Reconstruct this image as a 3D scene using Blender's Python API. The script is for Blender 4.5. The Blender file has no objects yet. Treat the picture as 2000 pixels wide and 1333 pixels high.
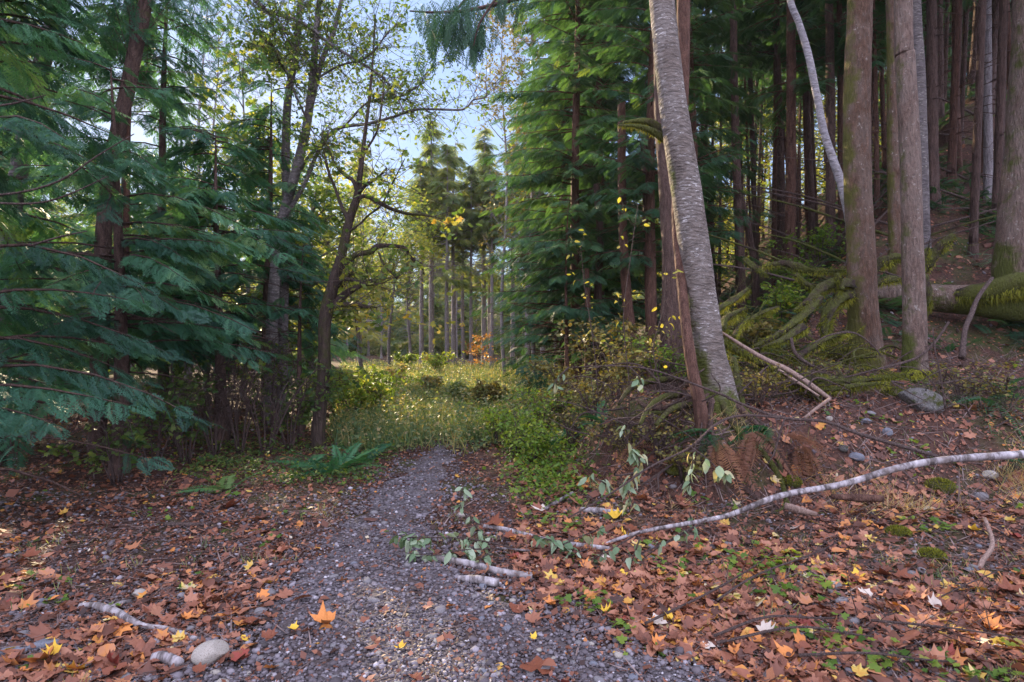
import bpy, math, random
import numpy as np

SC = bpy.context.scene
COL = SC.collection
R = math.radians

# ------------------------------------------------------------------ camera, sky, sun, exposure
cam_d = bpy.data.cameras.new('camera')
cam = bpy.data.objects.new('camera', cam_d)
COL.objects.link(cam)
CAMH = 1.6
cam.location = (0, 0, CAMH)
cam.rotation_euler = (R(90), 0, 0)
cam_d.lens = 20.0
cam_d.sensor_width = 36.0
cam_d.clip_start = 0.05
cam_d.clip_end = 2000
SC.camera = cam

SUN_AZ = R(-29.5)      # left of the view direction (+Y)
SUN_EL = R(20)
w = bpy.data.worlds.new("World")
SC.world = w
w.use_nodes = True
nt = w.node_tree
for n in list(nt.nodes):
    nt.nodes.remove(n)
out = nt.nodes.new('ShaderNodeOutputWorld')
bg = nt.nodes.new('ShaderNodeBackground')
sky = nt.nodes.new('ShaderNodeTexSky')
sky.sky_type = 'NISHITA'
sky.sun_disc = False
sky.sun_elevation = SUN_EL
sky.sun_rotation = SUN_AZ
sky.air_density = 1.0
sky.dust_density = 0.2
sky.ozone_density = 1.5
tc = nt.nodes.new('ShaderNodeTexCoord')
mp = nt.nodes.new('ShaderNodeMapping')
mp.inputs['Scale'].default_value = (1.2, 1.2, 3.0)
cn = nt.nodes.new('ShaderNodeTexNoise')
cn.inputs['Scale'].default_value = 2.3
cn.inputs['Detail'].default_value = 7
cn.inputs['Roughness'].default_value = 0.58
cr = nt.nodes.new('ShaderNodeValToRGB')
cr.color_ramp.elements[0].position = 0.50
cr.color_ramp.elements[0].color = (0, 0, 0, 1)
cr.color_ramp.elements[1].position = 0.78
cr.color_ramp.elements[1].color = (0.75, 0.75, 0.75, 1)
mx = nt.nodes.new('ShaderNodeMix')
mx.data_type = 'RGBA'
nt.links.new(tc.outputs['Generated'], mp.inputs['Vector'])
nt.links.new(mp.outputs['Vector'], cn.inputs['Vector'])
nt.links.new(cn.outputs['Fac'], cr.inputs['Fac'])
nt.links.new(cr.outputs['Color'], mx.inputs[0])
mx.inputs[7].default_value = (1.9, 1.95, 2.4, 1)
hz = nt.nodes.new('ShaderNodeMix')      # thin high haze evens the sky out
hz.data_type = 'RGBA'
hz.inputs[0].default_value = 0.88
nt.links.new(sky.outputs['Color'], hz.inputs[6])
hz.inputs[7].default_value = (1.0, 1.42, 2.35, 1)
nt.links.new(hz.outputs[2], mx.inputs[6])
# added fill light: an unseen bright cloud overhead and behind; blue sky ahead
dt = nt.nodes.new('ShaderNodeVectorMath'); dt.operation = 'DOT_PRODUCT'
dt.inputs[1].default_value = (0.10, -0.72, 0.69)
nt.links.new(tc.outputs['Generated'], dt.inputs[0])
mr = nt.nodes.new('ShaderNodeMapRange'); mr.interpolation_type = 'SMOOTHSTEP'
mr.inputs[1].default_value = -0.08; mr.inputs[2].default_value = 0.45
nt.links.new(dt.outputs['Value'], mr.inputs[0])
cm = nt.nodes.new('ShaderNodeMath'); cm.operation = 'MULTIPLY_ADD'
cm.inputs[1].default_value = 1.0; cm.inputs[2].default_value = 0.35
nt.links.new(cn.outputs['Fac'], cm.inputs[0])
cf = nt.nodes.new('ShaderNodeMath'); cf.operation = 'MULTIPLY'; cf.use_clamp = True
nt.links.new(cm.outputs[0], cf.inputs[0]); nt.links.new(mr.outputs[0], cf.inputs[1])
cl = nt.nodes.new('ShaderNodeMix'); cl.data_type = 'RGBA'
nt.links.new(cf.outputs[0], cl.inputs[0])
nt.links.new(mx.outputs[2], cl.inputs[6])
cl.inputs[7].default_value = (6.1, 6.15, 8.2, 1)
nt.links.new(cl.outputs[2], bg.inputs['Color'])
bg.inputs['Strength'].default_value = 0.15
nt.links.new(bg.outputs['Background'], out.inputs['Surface'])

sl = bpy.data.lights.new('sun', 'SUN')
sl.energy = 5.0
sl.angle = R(0.5)
sl.color = (1.0, 0.80, 0.52)
so = bpy.data.objects.new('sun', sl)
COL.objects.link(so)
so.rotation_euler = (R(90) - SUN_EL, 0, math.pi - SUN_AZ)
so.location = (-20, 40, 20)

SC.view_settings.view_transform = 'Standard'
SC.view_settings.look = 'None'
SC.view_settings.exposure = 1.58
SC.view_settings.gamma = 1.0
SC.view_settings.use_curve_mapping = False
SC.cycles.use_denoising = True
SC.cycles.denoising_prefilter = 'NONE'
SC.cycles.max_bounces = 6
SC.cycles.diffuse_bounces = 4
SC.cycles.glossy_bounces = 1
SC.cycles.transmission_bounces = 3
SC.cycles.transparent_max_bounces = 2
SC.cycles.caustics_reflective = False
SC.cycles.caustics_refractive = False

# ------------------------------------------------------------------ helpers
rng = np.random.default_rng(7)
U = lambda a, b, n=None: rng.uniform(a, b, n)
FPX = 1111.0


def P(px, py, d):
    return np.array([(px - 1000) / FPX * d, d, CAMH - (py - 666.5) / FPX * d])


# --- terrain
FOOT = np.array([(60, 4.0), (8, 4.8), (4.7, 5.0), (2.3, 5.05), (1.45, 5.25), (0.6, 6.3), (0.65, 8), (1.0, 12), (2.0, 20),
                 (4, 35), (7, 60), (20, 140)], float)


def sstep(t):
    t = np.clip(t, 0, 1)
    return t * t * (3 - 2 * t)


def foot_dist(x, y):
    best = np.full(x.shape, 1e9)
    sg = np.ones(x.shape)
    for a, b in zip(FOOT[:-1], FOOT[1:]):
        e = b - a
        t = np.clip(((x - a[0]) * e[0] + (y - a[1]) * e[1]) / (e @ e), 0, 1)
        dx = x - (a[0] + t * e[0])
        dy = y - (a[1] + t * e[1])
        d = np.hypot(dx, dy)
        c = e[0] * dy - e[1] * dx
        m = d < best - 1e-9
        best = np.where(m, d, best)
        sg = np.where(m, np.where(c < 0, 1, -1), sg)
    return best * sg


_w = np.random.default_rng(3)
_dirs = _w.uniform(0, 2 * math.pi, 28)
_ph = _w.uniform(0, 2 * math.pi, 28)


def wav(x, y, s, k0=0, n=7):
    v = 0
    for k in range(k0, k0 + n):
        f = s * (1 + 0.35 * (k - k0))
        v = v + np.sin((x * math.cos(_dirs[k]) + y * math.sin(_dirs[k])) * f + _ph[k] + 1.3 * np.sin(x * f * .37 + _ph[k] * 2 + y * .41 * f)) / (1 + .3 * (k - k0))
    return v / 3.6


PATH_Y = [-6, 1.5, 2.5, 3.0, 3.5, 4.1, 5, 6, 7.4, 8.7, 9.6, 10.5]
PATH_L = [-3.2, -2.4, -1.9, -1.5, -1.62, -1.6, -1.6, -1.62, -1.5, -1.16, -1.24, -1.3]
PATH_R = [4.5, 2.6, 1.5, 0.62, 0.05, -0.45, -0.72, -0.55, -0.72, -0.80, -1.0, -1.25]


def path_w(x, y):
    """1 in the middle of the gravel path, 0 outside, soft ragged edge"""
    l = np.interp(y, PATH_Y, PATH_L)
    r = np.interp(y, PATH_Y, PATH_R)
    e = np.minimum(x - l, r - x) + 0.2 * wav(x, y, 4.0, 3)
    return sstep(e / 0.6 + 0.5) * (y < 10.6)


def H(x, y):
    x = np.asarray(x, float)
    y = np.asarray(y, float)
    d = foot_dist(x, y) + 0.12 * wav(x, y, 2.2, 5) * (y < 15)
    A = np.interp(y, [0, 7, 10, 14], [0.82, 0.82, 0.5, 0.3])
    wd = np.interp(x, [1.5, 3.5, 6], [0.8, 1.25, 1.5])
    h = A * sstep(d / wd)
    h = h + 0.3 * np.clip(d - 1.5, 0, 1.7) + 0.88 * np.clip(d - 3.2, 0, 9) + .12 * np.clip(d - 12.2, 0, 60)
    # litter apron in front of the bank
    h = h + 0.10 * sstep((d + 1.8) / 1.8) * (x > -0.5)
    rough = np.clip(1 - path_w(x, y), 0.15, 1)
    h = h + .07 * sstep(d / .5) * sstep((4 - d) / 2) * wav(x, y, 4.2, 3)
    amp = 0.025 + 0.09 * sstep(d) + 0.25 * sstep((y - 14) / 20) * (d < 0) * 0.6
    h = h + rough * amp * wav(x, y, 1.6, 9) + rough * 0.018 * wav(x, y, 7, 14)
    h = h + 0.12 * sstep((-x - 3) / 3) * wav(x, y, .9, 2)
    h = h + sstep((d - 3) / 4) * (.45 * wav(x, y, .55, 1) + .16 * wav(x, y, 1.9, 12))
    far = np.hypot(x, y - 20)
    h = h + 14 * sstep((far - 60) / 130) * sstep((y + 20) / 80) * (1 - .8 * sstep(d / 20))
    return h


def Hs(x, y):
    return float(H(np.array([x]), np.array([y]))[0])


def on_ground(x, y, dz=0.0):
    return np.array([x, y, Hs(x, y) + dz])


def hit(px, py, guess=5.0):
    """first meeting of the sight line through a photo pixel with the terrain"""
    ds = np.arange(1.5, 60, 0.03)
    X = (px - 1000) / FPX * ds
    Z = CAMH - (py - 666.5) / FPX * ds
    g = H(X, ds)
    k = np.argmax(Z <= g)
    return np.array([X[k], ds[k], g[k]])


# where the low sun finds a way through the trees: (x, y, radius) of lit spots on the ground
SUNRAYS = [(7.5, 20, 1.0), (10.5, 24, 1.3), (13, 20, .9), (0.0, 25.5, 2.6), (-3.0, 28, 2.0), (3.2, 24.5, 1.6), (-1.2, 18.5, .8), (-3.1, 11.2, .9), (-2.45, 6.05, .28), (-1.95, 5.8, .25), (-2.95, 6.25, .28), (-2.2, 5.75, .2), (-3.75, 4.05, .3), (-3.4, 4.2, .22), (-3.6, 4.4, .25), (2.35, 3.45, .12), (-.6, 2.95, .16), (2.9, 8.8, .5), (-.2, 3.3, .10)]
SD = np.array([math.sin(SUN_AZ) * math.cos(SUN_EL), math.cos(SUN_AZ) * math.cos(SUN_EL), math.sin(SUN_EL)])


def sun_keep(p):
    k = np.ones(len(p), bool)
    for x, y, r in SUNRAYS:
        v = p - np.array([x, y, .1])
        t = v @ SD
        d = np.linalg.norm(v - t[:, None] * SD, axis=1)
        k &= ~((d < r * (1 + .012 * np.clip(t, 0, 60)) + (.14 if r < .6 else .05)) & (t > (.35 if r < .6 else 2.5 + r)))
    return k


def in_corridor(x, y, top, rad=1.2):
    hd = SD[:2] / np.linalg.norm(SD[:2])
    for a, b, r in SUNRAYS:
        v = np.array([x - a, y - b])
        t = v @ hd
        if t < 1: continue
        if np.linalg.norm(v - t * hd) < rad + r and top > t * math.tan(SUN_EL) - .5: return True
    return False


# --- mesh building
def meshdata(name, V, F, mats, tint=None, smooth=True, midx=None):
    V = np.ascontiguousarray(V, np.float32)
    F = np.ascontiguousarray(F, np.int32)
    me = bpy.data.meshes.new(name)
    me.vertices.add(len(V))
    me.vertices.foreach_set('co', V.ravel())
    k = F.shape[1]
    me.loops.add(F.size)
    me.loops.foreach_set('vertex_index', F.ravel())
    me.polygons.add(len(F))
    me.polygons.foreach_set('loop_start', np.arange(0, F.size, k, dtype=np.int32))
    me.polygons.foreach_set('loop_total', np.full(len(F), k, np.int32))
    me.polygons.foreach_set('use_smooth', np.full(len(F), smooth, bool))
    for m in (mats if isinstance(mats, (list, tuple)) else [mats]):
        me.materials.append(m)
    if midx is not None:
        me.polygons.foreach_set('material_index', np.ascontiguousarray(midx, np.int32))
    if tint is not None:
        a = me.attributes.new('tint', 'FLOAT', 'POINT')
        a.data.foreach_set('value', np.ascontiguousarray(tint, np.float32))
    me.update(calc_edges=True)
    me.validate()
    return me


def tag(o, label=None, cat=None, group=None, kind=None):
    if label: o['label'] = label
    if cat: o['category'] = cat
    if group: o['group'] = group
    if kind: o['kind'] = kind
    return o


def thing(name, label, cat, loc, group=None):
    o = bpy.data.objects.new(name, None)
    o.empty_display_size = 0.2
    COL.objects.link(o)
    o.location = tuple(float(v) for v in loc)
    return tag(o, label, cat, group)


def part(root, name, geo, mat, smooth=True, label=None):
    """geo in world coordinates; the part sits under its root"""
    V, F, T = geo
    loc = np.array(root.location)
    p = root
    while p.parent:
        p = p.parent
        loc = loc + np.array(p.location)
    me = meshdata(name, V - loc, F, mat, T, smooth)
    o = bpy.data.objects.new(name, me)
    COL.objects.link(o)
    o.parent = root
    if label: o['label'] = label
    return o


def solo(name, geo, mat, label=None, cat=None, group=None, kind=None, loc=None, smooth=True):
    V, F, T = geo
    if loc is None:
        loc = np.array([0, 0, 0.]) if kind else np.array([V[:, 0].mean(), V[:, 1].mean(), V[:, 2].min()])
    me = meshdata(name, V - np.array(loc), F, mat, T, smooth)
    o = bpy.data.objects.new(name, me)
    COL.objects.link(o)
    o.location = tuple(float(v) for v in loc)
    return tag(o, label, cat, group, kind)


def copy_thing(root, loc, rz=0, sc=1.0, label=None, group=None, rx=0, ry=0):
    r = root.copy()
    COL.objects.link(r)
    r.location = tuple(float(v) for v in loc)
    r.rotation_euler = (rx, ry, rz)
    r.scale = (sc, sc, sc) if np.isscalar(sc) else sc
    if label: r['label'] = label
    if group: r['group'] = group
    for ch in list(root.children):
        c = ch.copy()
        COL.objects.link(c)
        c.parent = r
    return r


def cat_geo(gs):
    gs = [g for g in gs if g is not None and len(g[0])]
    off = 0
    Vs, Fs, Ts = [], [], []
    hasT = any(g[2] is not None for g in gs)
    for V, F, T in gs:
        Vs.append(V)
        Fs.append(F + off)
        Ts.append(T if T is not None else np.full(len(V), .5))
        off += len(V)
    return np.concatenate(Vs), np.concatenate(Fs), (np.concatenate(Ts) if hasT else None)


def resample(pts, rad, step):
    """Catmull-Rom through the control points"""
    pts = np.asarray(pts, float)
    rad = np.asarray(rad, float)
    n = len(pts)
    Pp = np.vstack([2 * pts[0] - pts[1], pts, 2 * pts[-1] - pts[-2]])
    Rr = np.concatenate([[rad[0]], rad, [rad[-1]]])
    o, q = [], []
    for i in range(n - 1):
        L = np.linalg.norm(pts[i + 1] - pts[i])
        m = max(1, int(round(L / step)))
        t = np.arange(m) / m
        a, b, c, d = Pp[i], Pp[i + 1], Pp[i + 2], Pp[i + 3]
        tt = t[:, None]
        o.append(0.5 * (2 * b + (c - a) * tt + (2 * a - 5 * b + 4 * c - d) * tt ** 2 + (3 * b - a - 3 * c + d) * tt ** 3))
        q.append(Rr[i + 1] * (1 - t) + Rr[i + 2] * t)
    o.append(pts[-1:])
    q.append(rad[-1:])
    return np.vstack(o), np.concatenate(q)


def tube(pts, rad, step=0.15, seg=8, bump=0.0, fluted=0.0, tint=None, seed=0, wob=0.0):
    c, r = resample(pts, rad, step)
    n = len(c)
    rs = np.random.default_rng(seed + 11)
    if wob:
        for k in range(3):
            k1 = rs.uniform(-1, 1, 3) * wob / (k + 1)
            c = c + np.sin(np.arange(n)[:, None] * step * rs.uniform(.8, 2.5) * (k + 1) + rs.uniform(0, 6, 3)) * k1
    tg = np.gradient(c, axis=0) if n > 1 else np.array([[0, 0, 1.]])
    tg /= np.linalg.norm(tg, axis=1, keepdims=True) + 1e-9
    ref = np.array([1, 0, 0.]) if abs(tg[0, 0]) < .8 else np.array([0, 1., 0])
    Nn = np.zeros((n, 3))
    v = ref
    for i in range(n):
        v = v - tg[i] * (v @ tg[i])
        v = v / (np.linalg.norm(v) + 1e-9)
        Nn[i] = v
    B = np.cross(tg, Nn)
    a = np.linspace(0, 2 * math.pi, seg, endpoint=False)
    rr = np.repeat(r[:, None], seg, 1)
    if bump:
        s = np.cumsum(np.full(n, step))[:, None]
        w1 = np.sin(a[None] * 2 + s * 1.7 + rs.uniform(0, 6)) + np.sin(a[None] * 3 - s * 4.1 + rs.uniform(0, 6)) + .8 * np.sin(a[None] * 5 + s * 9 + rs.uniform(0, 6)) + rs.normal(0, .5, (n, seg))
        rr = rr * (1 + bump * w1)
    if fluted:
        rr = rr * (1 + fluted * np.cos(a[None] * 5 + rs.uniform(0, 6)) * np.exp(-np.arange(n)[:, None] * step * 1.6))
    V = c[:, None] + rr[..., None] * (np.cos(a)[None, :, None] * Nn[:, None] + np.sin(a)[None, :, None] * B[:, None])
    V = V.reshape(-1, 3)
    i = np.arange(n - 1)[:, None] * seg
    j = np.arange(seg)[None]
    j2 = (j + 1) % seg
    q = np.stack([i + j, i + j2, i + seg + j2, i + seg + j], -1).reshape(-1, 4)
    F = np.vstack([q[:, [0, 1, 2]], q[:, [0, 2, 3]]])
    # end caps
    V = np.vstack([V, c[:1], c[-1:]])
    k0, k1 = len(V) - 2, len(V) - 1
    jj = np.arange(seg)
    cap0 = np.stack([np.full(seg, k0), (jj + 1) % seg, jj], -1)
    e = (n - 1) * seg
    cap1 = np.stack([np.full(seg, k1), e + jj, e + (jj + 1) % seg], -1)
    F = np.vstack([F, cap0, cap1])
    T = None if tint is None else np.full(len(V), tint)
    return V, F, T


def rotm(yaw, pitch, roll):
    """arrays -> (N,3,3), columns are the images of local x (forward), y, z"""
    cy, sy, cp, sp, cr_, sr = np.cos(yaw), np.sin(yaw), np.cos(pitch), np.sin(pitch), np.cos(roll), np.sin(roll)
    x = np.stack([cy * cp, sy * cp, sp], -1)
    y0 = np.stack([-sy, cy, np.zeros_like(cy)], -1)
    z0 = np.cross(x, y0)
    y = y0 * cr_[:, None] + z0 * sr[:, None]
    z = -y0 * sr[:, None] + z0 * cr_[:, None]
    return np.stack([x, y, z], -1)


def scatter(tpls, pos, M, sc, tint, pick=None, jit=0.0):
    """copies of template shapes merged to one geometry"""
    pos = np.asarray(pos, float)
    N = len(pos)
    sc = np.broadcast_to(np.asarray(sc, float), (N,)) if np.ndim(sc) < 2 else np.asarray(sc)
    tint = np.broadcast_to(np.asarray(tint, float), (N,))
    if pick is None:
        pick = rng.integers(0, len(tpls), N)
    gs = []
    for k, (tv, tf) in enumerate(tpls):
        m = np.where(pick == k)[0]
        if not len(m): continue
        s = sc[m][:, None, None] if sc.ndim == 1 else sc[m][:, None, :]
        V = np.einsum('nij,nvj->nvi', M[m], tv[None] * s) + pos[m][:, None]
        F = (tf[None] + (np.arange(len(m)) * len(tv))[:, None, None]).reshape(-1, 3)
        T = np.repeat(tint[m], len(tv))
        if jit: T = T + rng.uniform(-jit, jit, len(T))
        gs.append((V.reshape(-1, 3), F, T))
    return cat_geo(gs)


# --- leaf and spray templates
def kites(base, tip, wid, up=None):
    base = np.asarray(base, float)
    tip = np.asarray(tip, float)
    n = len(base)
    d = tip - base
    upv = np.array([0, 0, 1.]) if up is None else up
    s = np.cross(d, upv)
    s /= np.linalg.norm(s, axis=1, keepdims=True) + 1e-9
    wid = np.broadcast_to(wid, (n,))[:, None]
    m = base + d * 0.42
    V = np.stack([base, m + s * wid / 2, tip, m - s * wid / 2], 1).reshape(-1, 3)
    k = np.arange(n)[:, None] * 4
    F = np.concatenate([k + np.array([[0, 1, 2]]), k + np.array([[0, 2, 3]])])
    return V, F


def spray(n=13, sub=0, wid=.05, ang=(62, 38), blen=.36, sag=.22, seed=0, rach=.022):
    r = np.random.default_rng(seed)
    t = np.linspace(.06, .97, n)
    ax = lambda t: np.stack([t * (1 - .06 * t), .03 * np.sin(t * 3 + seed), -sag * t ** 2], -1)
    B, Tp, W = [], [], []
    for side in (-1, 1):
        tt = t + r.uniform(-.01, .01, n) + (0.5 / n if side > 0 else 0)
        p = ax(tt)
        a = np.radians(np.interp(tt, [0, 1], ang)) + r.normal(0, .07, n)
        L = blen * (np.sin(np.clip(tt * 1.0 + .12, 0, 1) * math.pi * .93) ** .7) * r.uniform(.8, 1.15, n) + .04
        d = np.stack([np.cos(a), side * np.sin(a), -.18 - .1 * r.random(n)], -1)
        tip = p + d * L[:, None]
        B.append(p); Tp.append(tip); W.append(np.full(n, wid))
        for s_ in range(sub):
            f = (s_ + 1) / (sub + 1)
            for s2 in (-1, 1):
                a2 = a + s2 * np.radians(42) * side
                d2 = np.stack([np.cos(a2), side * np.sin(a2), -.22 * np.ones(n)], -1)
                b = p + d * (L * f)[:, None]
                B.append(b); Tp.append(b + d2 * (L * (.42 * (1 - f * .5)))[:, None]); W.append(np.full(n, wid * .75))
    B.append(ax(np.array([0, .33, .66]))); Tp.append(ax(np.array([.36, .7, 1.05]))); W.append(np.full(3, rach))
    return kites(np.vstack(B), np.vstack(Tp), np.concatenate(W))


SP_NEAR = [spray(11, 2, .042, seed=s) for s in range(3)]
SP_MID = [spray(12, 0, .075, seed=s + 5, sag=.25) for s in range(3)]
SP_FAR = [spray(8, 0, .10, blen=.42, seed=s + 9, rach=.05, sag=.3) for s in range(3)]
SP_HANG = [spray(12, 1, .03, ang=(50, 30), blen=.22, seed=s + 20, sag=.1) for s in range(3)]


def maple(seed, teeth=True, flat=False, curl=.3):
    r = np.random.default_rng(seed)
    A = [-90, -62, -20, 2, 14, 30, 44, 56, 74, 90, 106, 124, 136, 150, 166, 178, 200, 242]
    Q = [.12, .46, .72, .66, .58, .66, .98, .72, .64, 1.0, .70, .66, .96, .64, .58, .66, .70, .46]
    a = np.radians(np.array(A) - 90) + r.normal(0, .05, len(A))
    q = np.array(Q) * r.uniform(.85, 1.12, len(A)) * .58
    x, y = q * np.cos(a), q * np.sin(a)
    b = r.uniform(-1, 1, 4)
    rr = np.hypot(x, y)
    k = 0.1 if flat else curl * r.uniform(.6, 2.2)
    z = k * (1.6 * rr ** 2 * b[0] + 1.3 * x * x * b[1] + x * y * b[2] * 1.2) + (0 if flat else r.normal(0, .045, len(x)) * rr * 2) + abs(k) * rr * .5
    V = np.vstack([[0, 0, 0], np.stack([x, y, z], -1)])
    n = len(A)
    F = np.array([[0, 1 + i, 1 + (i + 1) % n] for i in range(n)])
    return V, F


def ovate(w=.5, curl=.12, fold=.1, seed=0):
    r = np.random.default_rng(seed)
    xs = np.array([0, .18, .45, .75, 1.0])
    ws = np.array([0, .75, 1, .62, 0]) * w / 2
    V = []
    for x, q in zip(xs, ws):
        z = -curl * x * x
        V += [(x, q, z + fold * q * 2), (x, 0, z), (x, -q, z + fold * q * 2)]
    F = []
    for i in range(4):
        a, b = i * 3, i * 3 + 3
        F += [(a, a + 1, b + 1), (a, b + 1, b), (a + 1, a + 2, b + 2), (a + 1, b + 2, b + 1)]
    return np.array(V), np.array(F)


MAPLE = [maple(s) for s in range(8)]
MAPLE_FLAT = [maple(s + 20, flat=True) for s in range(4)]
OVATE = [ovate(.52, .15, .12), ovate(.45, .35, .25), ovate(.6, .05, -.1)]
RHOMB = [kites([[0, 0, 0]], [[1, 0, -.1]], np.array([.62])), kites([[0, 0, 0]], [[.9, .1, .05]], np.array([.8]))]


def ico(sub=1):
    import bmesh
    bm = bmesh.new()
    bmesh.ops.create_icosphere(bm, subdivisions=sub, radius=1)
    V = np.array([v.co[:] for v in bm.verts])
    F = np.array([[v.index for v in f.verts] for f in bm.faces])
    bm.free()
    return V, F


ICO1, ICO2, ICO3 = ico(1), ico(2), ico(3)


def stone_tpl(base, seed, amp=.18, sx=(1, .8, .55)):
    r = np.random.default_rng(seed)
    V, F = base
    V = V.copy()
    d = np.zeros(len(V))
    for k in range(7):
        v = r.normal(0, 1, 3)
        d += np.sin(V @ v * (1 + k * .5) + r.uniform(0, 6)) / (1 + k * .7)
    for k in range(4):      # a few facets
        v = r.normal(0, 1, 3); v /= np.linalg.norm(v)
        s = V @ v
        c = r.uniform(.55, .85)
        V = V - np.clip(s - c, 0, None)[:, None] * v * .85
    V = V * (1 + amp * d / 2.5)[:, None] * np.array(sx)
    return V, F


PEB = [stone_tpl(ICO1, s, .2) for s in range(5)]
STONE = [stone_tpl(ICO3, s + 40, .16) for s in range(6)]


# ------------------------------------------------------------------ materials
def newmat(name):
    m = bpy.data.materials.new(name)
    m.use_nodes = True
    t = m.node_tree
    for n in list(t.nodes):
        t.nodes.remove(n)
    o = t.nodes.new('ShaderNodeOutputMaterial')
    return m, t, o


def ramp(t, cols, pos=None):
    n = t.nodes.new('ShaderNodeValToRGB')
    e = n.color_ramp.elements
    k = len(cols)
    pos = pos or [i / (k - 1) for i in range(k)]
    while len(e) < k: e.new(.5)
    for i in range(k):
        e[i].position = pos[i]
        e[i].color = (*cols[i], 1)
    return n


def noise(t, scale, detail=4, rough=.55, vec=None, dist=0):
    n = t.nodes.new('ShaderNodeTexNoise')
    n.inputs['Scale'].default_value = scale
    n.inputs['Detail'].default_value = detail
    n.inputs['Roughness'].default_value = rough
    n.inputs['Distortion'].default_value = dist
    if vec is not None: t.links.new(vec, n.inputs['Vector'])
    return n


def objvec(t, scale=(1, 1, 1), world=False):
    m = t.nodes.new('ShaderNodeMapping')
    m.inputs['Scale'].default_value = scale
    if world:
        g = t.nodes.new('ShaderNodeNewGeometry')
        t.links.new(g.outputs['Position'], m.inputs['Vector'])
    else:
        c = t.nodes.new('ShaderNodeTexCoord')
        t.links.new(c.outputs['Object'], m.inputs['Vector'])
    return m.outputs['Vector']


def mixc(t, fac, a, b):
    n = t.nodes.new('ShaderNodeMix')
    n.data_type = 'RGBA'
    for s, v in ((0, fac), (6, a), (7, b)):
        if isinstance(v, (tuple, list)):
            n.inputs[s].default_value = (*v, 1)
        elif isinstance(v, float):
            n.inputs[s].default_value = v
        else:
            t.links.new(v, n.inputs[s])
    return n.outputs[2]


def bumpn(t, h, strength=.5, dist=.02):
    b = t.nodes.new('ShaderNodeBump')
    b.inputs['Strength'].default_value = strength
    b.inputs['Distance'].default_value = dist
    t.links.new(h, b.inputs['Height'])
    return b.outputs['Normal']


def leafmat(name, cols, pos=None, trans=.35, rough=.5, spec=.3, tboost=1.6):
    m, t, o = newmat(name)
    a = t.nodes.new('ShaderNodeAttribute')
    a.attribute_name = 'tint'
    rp = ramp(t, cols, pos)
    t.links.new(a.outputs['Fac'], rp.inputs['Fac'])
    p = t.nodes.new('ShaderNodeBsdfPrincipled')
    p.inputs['Roughness'].default_value = rough
    p.inputs['Specular IOR Level'].default_value = spec
    t.links.new(rp.outputs['Color'], p.inputs['Base Color'])
    if trans > 0:
        tr = t.nodes.new('ShaderNodeBsdfTranslucent')
        g = t.nodes.new('ShaderNodeMix')
        g.data_type = 'RGBA'
        g.blend_type = 'MULTIPLY'
        g.inputs[0].default_value = 1
        t.links.new(rp.outputs['Color'], g.inputs[6])
        g.inputs[7].default_value = (tboost * 1.15, tboost, tboost * .45, 1)
        t.links.new(g.outputs[2], tr.inputs['Color'])
        ms = t.nodes.new('ShaderNodeMixShader')
        ms.inputs[0].default_value = trans
        t.links.new(p.outputs[0], ms.inputs[1])
        t.links.new(tr.outputs[0], ms.inputs[2])
        t.links.new(ms.outputs[0], o.inputs['Surface'])
    else:
        t.links.new(p.outputs[0], o.inputs['Surface'])
    return m


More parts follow.
